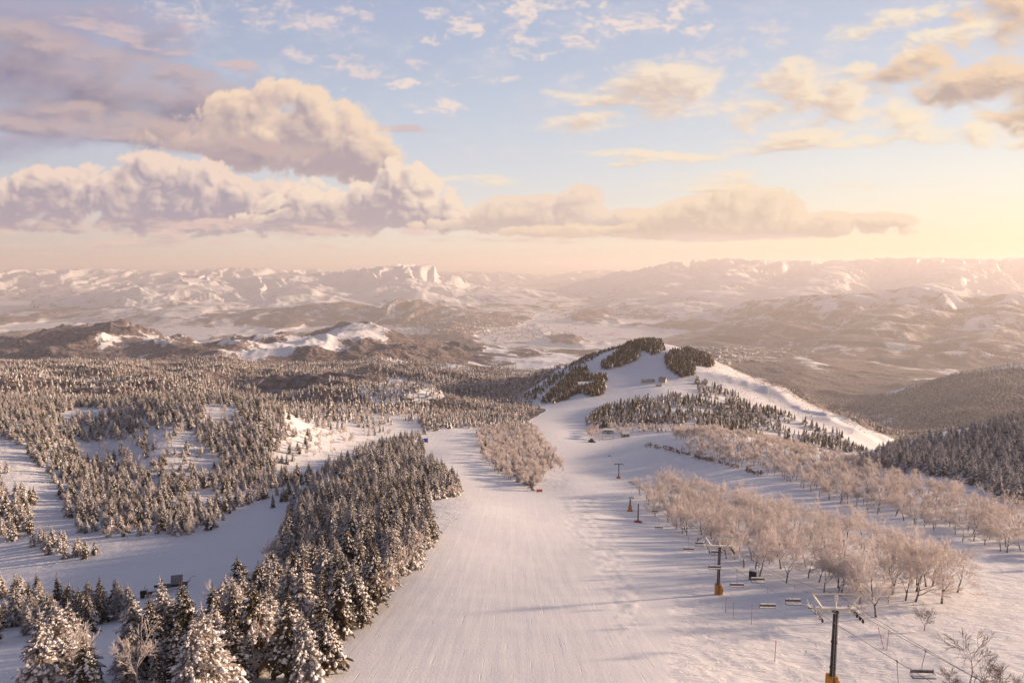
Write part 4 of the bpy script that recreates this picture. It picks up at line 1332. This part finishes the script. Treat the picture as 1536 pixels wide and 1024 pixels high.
# stub and pole with red mats between the towers
g = on_ground(957, 783, 200, 400)
e = empty('padded_post', g, 0, 'slim black post with a flat red mat round its foot', 'post')
a = MeshAcc(); a.tube([Vector((0, 0, -.5)), Vector((0, 0, 7.6))], [.26, .22], 8, 0); acc_obj(a, 'post', M_DARK, e)
a = MeshAcc(); a.tube([Vector((0, 0, -.5)), Vector((0, 0, .35)), Vector((0, 0, .75))], [1.9, 1.6, .4], 12, 0); acc_obj(a, 'mat', M_RED, e)
g = on_ground(945, 766, 200, 420)
e = empty('padded_stub', g, 0, 'short black stub post wrapped in an orange pad on a red mat', 'post')
a = MeshAcc(); a.tube([Vector((0, 0, -.5)), Vector((0, 0, 5.2))], [.30, .28], 8, 0); acc_obj(a, 'post', M_DARK, e)
a = MeshAcc(); a.tube([Vector((0, 0, .3)), Vector((0, 0, 2.4))], [.85, .75], 8, 0); acc_obj(a, 'pad', M_PAD, e)
a = MeshAcc(); a.tube([Vector((0, 0, -.6)), Vector((0, 0, .2)), Vector((0, 0, .4))], [1.5, 1.3, .7], 10, 0); acc_obj(a, 'mat', M_RED, e)

# ropes: one haul rope loop, drawn as its two strands from above the frame down to the valley station
G0 = Vector((G1.x + 1.5, 22, 0)); G0.z = float(ground(G0.x, G0.y))
H5 = 5.5


def sag(a, b, n, s):
    return [a.lerp(b, i / n) - Vector((0, 0, s * 4 * (i / n) * (1 - i / n))) for i in range(n)]


STRANDS = {}
for sx in (-1, 1):
    path = []
    sup = []
    for gp, hh, rz in ((G0, 10, RZ1), (G1, H1, RZ1), (G2, H2, (RZ1 + RZ2) / 2), (G4, H4, RZ4), (G5, H5, RZ4)):
        sup.append(gp + Vector((math.cos(rz) * 2.35 * sx, math.sin(rz) * 2.35 * sx, hh - .02)))
    for k, (p, q) in enumerate(zip(sup[:-1], sup[1:])):
        path += sag(p, q, 16, (.5, .9, 6.0, 4.0)[k])
    path.append(sup[-1]); STRANDS[sx] = path
    a = MeshAcc(); a.tube(path, [.027] * len(path), 5, 0)
    o = acc_obj(a, 'haul_rope', M_GREY)
    tag(o, 'dark steel rope strand on the %s side of the lift towers' % ('left' if sx < 0 else 'right'), 'rope')
a = MeshAcc()
pth = []
sup = [G0 + Vector((0, 0, 10.5)), G1 + Vector((0, 0, H1 + 2.2)), G2 + Vector((0, 0, H2 + 2.2)), G4 + Vector((0, 0, H4 + .4))]
for p, q, s in zip(sup[:-1], sup[1:], (.8, 1.2, 8)): pth += sag(p, q, 14, s)
a.tube(pth + [sup[-1]], [.022] * (len(pth) + 1), 4, 0)
tag(acc_obj(a, 'signal_cable', M_DARK), 'thin signal cable strung along the tops of the lift towers', 'cable')


# chairs
def chair_parts(e):
    h = MeshAcc(); beam(h, (0, 0, 0), (0, -.10, -.55), .035, 0, 6); beam(h, (0, -.10, -.55), (0, -.45, -1.9), .035, 0, 6); beam(h, (0, -.45, -1.9), (0, -.35, -2.15), .035, 0, 6)
    h.box((0, 0, .02), (.12, .34, .12), 0)
    acc_obj(h, 'hanger', M_GREY, e)
    f = MeshAcc()
    for sx in (-1.15, 1.15):
        beam(f, (sx, -.35, -2.15), (sx, -.42, -2.85), .035, 0); beam(f, (sx, -.42, -2.85), (sx, .20, -2.90), .035, 0); beam(f, (sx, -.38, -2.5), (sx, .10, -2.55), .03, 0)
    beam(f, (-1.15, -.35, -2.15), (1.15, -.35, -2.15), .04, 0)
    acc_obj(f, 'frame', M_GREY, e)
    b = MeshAcc(); b.box((0, -.40, -2.40), (2.25, .07, .36), 0); b.box((0, -.40, -2.17), (2.2, .18, .12), 1); acc_obj(b, 'backrest', [M_WOOD, M_SNOWCAP], e)
    s = MeshAcc(); s.box((0, -.10, -2.88), (2.25, .52, .07), 0); s.box((0, -.12, -2.79), (2.15, .46, .12), 1); acc_obj(s, 'seat', [M_WOOD, M_SNOWCAP], e)


def on_strand(sx, Y):
    P = STRANDS[sx]
    for p, q in zip(P[:-1], P[1:]):
        if p.y <= Y <= q.y: return p.lerp(q, (Y - p.y) / (q.y - p.y))
    return P[-1]


CHAIRS = [(1, 58, 'snowy lift chair on the right rope, the one lowest in the picture'), (1, 65, 'lift chair on the right rope just before the large near tower'),
          (-1, 62, 'lift chair on the left rope above the large near tower foot'), (-1, 95, 'lift chair on the left rope just beyond the large near tower'), (1, 97, 'lift chair on the right rope just beyond the large near tower'),
          (-1, 110, 'lift chair on the left rope midway between the two cream towers'), (1, 113, 'lift chair on the right rope midway between the two cream towers'),
          (-1, 124, 'lift chair on the left rope close to the upper cream tower'), (1, 142, 'lift chair on the right rope against the grove beside the upper cream tower'),
          (-1, 150, 'lift chair on the left rope past the upper cream tower'), (1, 160, 'lift chair on the right rope among the trunks of the grove'),
          (-1, 200, None), (1, 245, None), (-1, 290, None), (1, 345, None), (-1, 500, None), (1, 560, None)]
proto = None
for sx, Y, lab in CHAIRS:
    p = on_strand(sx, Y)
    rz = RZ1 if Y < 130 else RZ2
    e = empty('lift_chair', p, rz + (math.pi if sx > 0 else 0), lab or 'small far lift chair hanging over the piste below the cream towers', 'lift chair', 'chairs of the chairlift')
    if proto is None:
        chair_parts(e); proto = e
    else:
        for ch in proto.children:
            c = ch.copy(); COL.objects.link(c); c.parent = e

# valley station
g = G5
e = empty('lift_station', g, RZ4, 'open-sided lift station of pale posts and beams at the bottom of the lift', 'lift station')
for x in (-5, 5):
    for y in (-4, 4):
        a = MeshAcc(); a.box((x, y, 2.8), (.8, .8, 6.6), 0); acc_obj(a, 'post', M_CREAM, e)
a = MeshAcc()
for y in (-4, 4): a.box((0, y, 6.45), (11.4, .7, .7), 0)
for x in (-5, 5): a.box((x, 0, 6.4), (.6, 7.2, .5), 0)
acc_obj(a, 'beam_frame', M_WOOD, e)
a = MeshAcc(); a.box((0, 0, 8.0), (8.5, 5, 2.3), 0); a.box((0, 0, 9.35), (9.2, 5.6, .35), 1); acc_obj(a, 'drive_housing', [M_WALLP, M_SNOWCAP], e)
a = MeshAcc(); a.tube([Vector((0, 0, 5.3)), Vector((0, 0, 5.6))], [2.4, 2.4], 20, 0); acc_obj(a, 'bullwheel', M_DARK, e)
for x in (-2.6, 0, 2.6):
    a = MeshAcc(); a.box((x, -2.53, 8.1), (1.4, .06, 1.1), 0); acc_obj(a, 'window', M_GLASS, e)


def hut(name, loc, rz, L, W, H, rise, label, cat, wall=None, snow=True, wins=3, overhang=.5):
    e = empty(name, loc, rz, label, cat)
    a = MeshAcc(); vs = [Vector((x * L / 2, y * W / 2, z)) for x in (-1, 1) for y in (-1, 1) for z in (-2.5, H)] + [Vector((-L / 2, 0, H + rise)), Vector((L / 2, 0, H + rise))]
    a.add(vs, [(0, 1, 8, 3, 2), (4, 6, 7, 9, 5), (0, 4, 5, 1), (2, 3, 7, 6)], 0); acc_obj(a, 'wall', wall or M_WALLP, e)
    a = MeshAcc(); o = overhang; k = rise / (W / 2)
    for sy in (-1, 1):
        P = [Vector((-L / 2 - o, 0, H + rise + .05)), Vector((L / 2 + o, 0, H + rise + .05)), Vector((L / 2 + o, sy * (W / 2 + o), H - k * o + .05)), Vector((-L / 2 - o, sy * (W / 2 + o), H - k * o + .05))]
        Q = [p + Vector((0, 0, .35)) for p in P]
        a.add(P + Q, [(0, 1, 2, 3), (4, 7, 6, 5), (0, 4, 5, 1), (1, 5, 6, 2), (2, 6, 7, 3), (3, 7, 4, 0)], 0)
    acc_obj(a, 'roof', M_SNOWCAP if snow else M_ROOF, e)
    for i in range(wins):
        a = MeshAcc(); a.box((-L / 2 + L * (i + .5) / wins, -W / 2 - .04, H * .58), (L / wins * .42, .08, H * .34), 0); acc_obj(a, 'window', M_GLASS, e)
    a = MeshAcc(); a.box((L / 2 + .04, 0, 1.0), (.08, 1.1, 2.1), 0); acc_obj(a, 'door', M_WOOD, e)
    return e


hut('ski_lodge', on_ground(972, 573, 800, 1300), .12, 18, 8, 2.6, 1.5, 'long low dark-roofed lodge on the snowy hill below its summit', 'lodge', M_WALLP, False, 6)
hut('gabled_house', on_ground(994, 573, 800, 1300), -.5, 10, 8, 4.4, 3.0, 'taller gabled house at the right end of the dark-roofed lodge on the hill', 'house', M_WALLP, False, 3)
hut('snowy_hut', on_ground(988, 579, 800, 1300), -.1, 8, 6, 3, 1.6, 'small snow-roofed hut just below the gabled house on the hill', 'hut', M_WALLP, True, 2)
hut('snowy_building', on_ground(878, 581, 800, 1300), .25, 24, 12, 5.0, 3.5, 'pale building with a snow-covered roof among conifers left of the hill run', 'building', M_WALLP, True, 6)
hut('equipment_shed', on_ground(938, 655, 480, 800), .2, 7, 5, 3.6, 1.5, 'small grey shed to the right of the lift station', 'shed', M_GREY, True, 2)
hut('snow_shed', on_ground(1035, 562, 800, 1300), .2, 9, 6, 3, 2, 'little shed by the conifers on the right of the hill top', 'shed', M_WOOD, True, 2)

# snow groomer parked beside the station
g = on_ground(888, 663, 480, 800)
e = empty('snow_groomer', g, .5, 'dark snow groomer parked at the left of the lift station', 'snow groomer')
for sx in (-1, 1):
    a = MeshAcc(); pr = [(-2.4, .3), (-2.0, .02), (2.0, .02), (2.5, .4), (2.2, .95), (-2.2, .95)]
    vs = [Vector((sx * 1.6 + d, y, z)) for d in (-.55, .55) for y, z in pr]
    a.add(vs, [tuple(range(5, -1, -1)), tuple(range(6, 12))] + [(i, (i + 1) % 6, 6 + (i + 1) % 6, 6 + i) for i in range(6)], 0); acc_obj(a, 'track', M_DARK, e)
a = MeshAcc(); a.box((0, -.3, 1.35), (2.6, 4.0, .9), 0); acc_obj(a, 'body', M_DARK, e)
a = MeshAcc(); a.box((0, .8, 2.45), (2.2, 1.7, 1.4), 0); cab = acc_obj(a, 'cab', M_DARK, e)
a = MeshAcc(); a.box((0, 1.68, 2.5), (2.0, .06, 1.0), 0); acc_obj(a, 'windscreen', M_GLASS, cab)
a = MeshAcc(); a.box((0, 3.3, .75), (4.4, .25, 1.2), 0); a.box((0, 2.8, .7), (.3, 1.0, .3), 0); acc_obj(a, 'blade', M_GREY, e)
a = MeshAcc(); a.box((0, -3.1, .5), (4.2, 1.0, .5), 0); acc_obj(a, 'tiller', M_DARK, e)

# operator's cabin by the grove
g = on_ground(1129, 869, 120, 190)
e = empty('lift_cabin', g, -.5, 'narrow dark box cabin standing at the foot of the bare grove', 'cabin')
a = MeshAcc(); a.box((0, 0, .95), (1.5, 1.1, 2.3), 0); acc_obj(a, 'wall', M_DARK, e)
a = MeshAcc(); a.box((.1, 0, 2.14), (1.7, 1.3, .08), 0); a.box((.1, 0, 2.26), (1.6, 1.2, .16), 1); acc_obj(a, 'roof', [M_GREY, M_SNOWCAP], e)
a = MeshAcc(); a.box((.77, 0, 1.3), (.05, .8, 1.2), 0); acc_obj(a, 'panel', M_GREY, e)

# two low frames by the snow track in the hollow
g = on_ground(262, 884, 150, 300)
e = empty('panel_trailer', g, .28, 'dark grey upright panel on a long low platform beside the snow track', 'trailer')
a = MeshAcc(); a.box((0, 0, 1.5), (7.0, 2.2, .22), 0); acc_obj(a, 'platform', M_DARK, e)
R_ = Matrix.Rotation(math.radians(-22), 3, 'X')
a = MeshAcc(); a.box((.6, .5, 2.8), (3.2, .14, 2.6), 0, R_)
acc_obj(a, 'panel', M_PANEL, e)
a = MeshAcc(); a.box((0, -.9, .85), (7.2, .12, 1.0), 0); acc_obj(a, 'snow_skirt', M_SNOWCAP, e)
for x, y in ((-3.2, -.9), (-3.2, .9), (3.2, -.9), (3.2, .9)):
    a = MeshAcc(); a.box((x, y, .45), (.22, .22, 2.0), 0); acc_obj(a, 'leg', M_DARK, e)
a = MeshAcc(); beam(a, (-3.3, 0, 1.5), (-3.3, 0, 3.2), .07); a.tube([Vector((-3.3, 0, 3.2)), Vector((-3.3, 0, 3.5))], [.25, .2], 8, 0); acc_obj(a, 'lamp_post', M_DARK, e)
a = MeshAcc(); beam(a, (3.4, 0, 1.6), (4.6, .4, 3.2), .06); beam(a, (3.4, .3, 1.6), (4.2, .8, 2.0), .06); beam(a, (4.6, .4, 3.2), (5.6, .7, 3.1), .05); acc_obj(a, 'hitch_arm', M_DARK, e)
g = on_ground(228, 893, 150, 300)
e = empty('snowy_cart', g, .32, 'snow-covered wheeled cart just left of the panel platform', 'cart')
a = MeshAcc(); a.box((1.0, 0, 1.5), (4.4, 1.9, .25), 0); a.box((1.0, 0, 1.70), (4.3, 1.8, .18), 1); a.box((2.0, .6, 2.35), (3.0, .12, .7), 0); acc_obj(a, 'deck', [M_DARK, M_SNOWCAP], e)
a = MeshAcc(); a.box((-2.0, 0, 1.5), (1.7, 1.5, 1.2), 0); a.box((-2.0, 0, 2.2), (1.6, 1.4, .25), 1); beam(a, (-1.8, 0, 2.2), (-1.6, .2, 3.3), .06); acc_obj(a, 'engine_box', [M_DARK, M_SNOWCAP], e)
for x in (-2.2, -.6, 2.6):
    for y in (-.95, .95):
        a = MeshAcc(); a.tube([Vector((x, y - .15, .62)), Vector((x, y + .15, .62))], [.62, .62], 14, 0); acc_obj(a, 'wheel', M_DARK, e)

# blue sheet at the brow
g = on_ground(634, 664, 400, 640)
e = empty('blue_sheet', g, .3, 'deep blue sheet stretched between posts at the left brow of the piste', 'sheet')
a = MeshAcc(); a.box((0, 0, 1.9), (8.5, .08, 3.4), 0); acc_obj(a, 'sheet', M_BLUE, e)
for x in (-4.3, 0, 4.3):
    a = MeshAcc(); beam(a, (x, .15, -.6), (x, .15, 4.6), .11); acc_obj(a, 'post', M_WOOD, e)
# red pad at the tip of the island
g = on_ground(809, 738, 250, 420)
e = empty('safety_pad', g, .1, 'small red safety mat on posts at the tip of the wooded island', 'safety mat')
a = MeshAcc(); a.box((0, 0, .9), (3.0, .3, 1.3), 0); acc_obj(a, 'mat', M_RED, e)
for x in (-1.3, 1.3):
    a = MeshAcc(); beam(a, (x, .22, -.5), (x, .22, 2.0), .06); acc_obj(a, 'post', M_WOOD, e)
# slender marker poles
for px, py, hh, lean, lab in [(1327, 972, 3.2, -.35, 'leaning red marker pole right of the near lift tower'), (1330, 974, 3.0, .05, 'upright red marker pole beside a leaning one right of the near tower'),
                              (1127, 936, 3.4, 0, 'slender red marker pole on rough snow below the upper tower'), (1088, 918, 2.6, .04, 'shorter red marker pole under the upper cream tower'),
                              (1100, 926, 2.6, -.03, 'red marker pole between the two others below the upper tower'), (1162, 992, 3.0, .02, 'red marker pole on rough snow left of the near tower')]:
    g = on_ground(px, py, 60, 200)
    a = MeshAcc(); a.tube([Vector((0, 0, -.4)), Vector((lean * hh, 0, hh))], [.055, .04], 6, 0); a.tube([Vector((lean * hh * .96, 0, hh * .96)), Vector((lean * hh, 0, hh + .05))], [.07, .07], 6, 0)
    o = acc_obj(a, 'marker_pole', M_POLE); o.location = g; tag(o, lab, 'pole', 'marker poles in the snow')

# lone trees with a place of their own
SINGLE = [(1386, 946, 4.2, 2, 'leafless sapling alone on open snow right of the near lift tower'), (1446, 1046, 9.2, 4, 'lone brown bare tree at the bottom right corner'),
          (1424, 1044, 4.6, 1, 'thin sapling left of the lone tree in the bottom right corner'), (1512, 1050, 5.2, 5, 'straggly sapling right of the lone tree in the bottom right corner'), (1332, 905, 4.0, 3, 'short snow-plastered stump-like tree at the grove edge'),
          (186, 950, 4.6, 0, 'small bare tree on the snow gap in the bottom left wood')]
M_BROWN = mat_twig('brown_twigs', (.15, .095, .07), (.21, .135, .10), (.70, .64, .60), .52, 1.0, glow=.2)
BROWN = {}
for k in (1, 2, 4, 5):
    BROWN[k] = BARE_HI[k][1].copy(); BROWN[k].materials[0] = M_BROWN
for px, py, hh, k, lab in SINGLE:
    g = on_ground(px, py, 50, 260)
    stand_tree('bare_tree', BARE_HI[k][0], BROWN.get(k, BARE_HI[k][1]), ('single', g.x, g.y, g.z, hh), lab, 'tree', None)

# dry brush on the cut bank beyond the upper snowfield
bt = []
for (ax, ay), (bx, by), n in [((966, 668), (1010, 676), 90), ((1010, 676), (1060, 690), 120), ((1060, 690), (1105, 701), 80), ((1118, 706), (1142, 712), 40)]:
    for _ in range(n):
        t = random.random(); g = on_ground(ax + (bx - ax) * t + random.uniform(-3, 3), ay + (by - ay) * t + random.gauss(0, 1.6), 250, 640)
        if math.sin(t * 23 + ax) < -.55: continue
        bt.append(('brush', g.x, g.y, g.z, random.uniform(.7, 2.9)))
_bm = []
for k in range(3):
    t_, c_ = bare_tree(700 + k, 10, 3, .16, 1.2, 3, (4, 6))
    o_ = len(c_.v); c_.v.extend(t_.v); c_.f.extend([tuple(i + o_ for i in f) for f in t_.f]); c_.m.extend([0] * len(t_.f)); _bm.append(c_.mesh('brush', [M_BRUSH], True))
gn_forest('dry_brush', bt, _bm, lambda t: random.randrange(3), 'rusty dry brush along the edge of the cut snow bank')

# the town on the valley floor: far too small and many to count
a = MeshAcc()
for cx, cy, sx_, sy_, n in [(700, 487, 70, 9, 500), (620, 480, 60, 6, 250), (790, 500, 60, 8, 220), (1090, 540, 60, 8, 220), (1150, 530, 60, 8, 120), (850, 470, 70, 6, 200)]:
    for _ in range(n):
        px, py = random.gauss(cx, sx_ * .6), random.gauss(cy, sy_ * .6)
        v = (512 - py) / FPX; u = (px - 768) / FPX
        dy, dz = CP + v * SP, -SP + v * CP
        if dz > -.03: continue
        Y = 800 / (-dz / dy)
        for _k in range(3):
            zz = float(ground(u / dy * Y, Y)); Y = min(max(zz / (dz / dy), 3500), 14000)
        X = u / dy * Y; zz = float(ground(X, Y))
        w, d, h = random.uniform(10, 34), random.uniform(10, 26), random.uniform(6, 14)
        R2 = Matrix.Rotation(random.uniform(0, 1.57), 3, 'Z')
        a.box((X, Y, zz + h / 2 - 2), (w, d, h + 4), random.choice((0, 0, 1)), R2)
        a.box((X, Y, zz + h + .4), (w + 1, d + 1, .8), 2, R2)
tag(acc_obj(a, 'valley_town', [M_WALLP, M_ROOF, M_SNOWCAP]), 'tiny houses of a town scattered on the snowy valley floor', None, None, 'stuff')
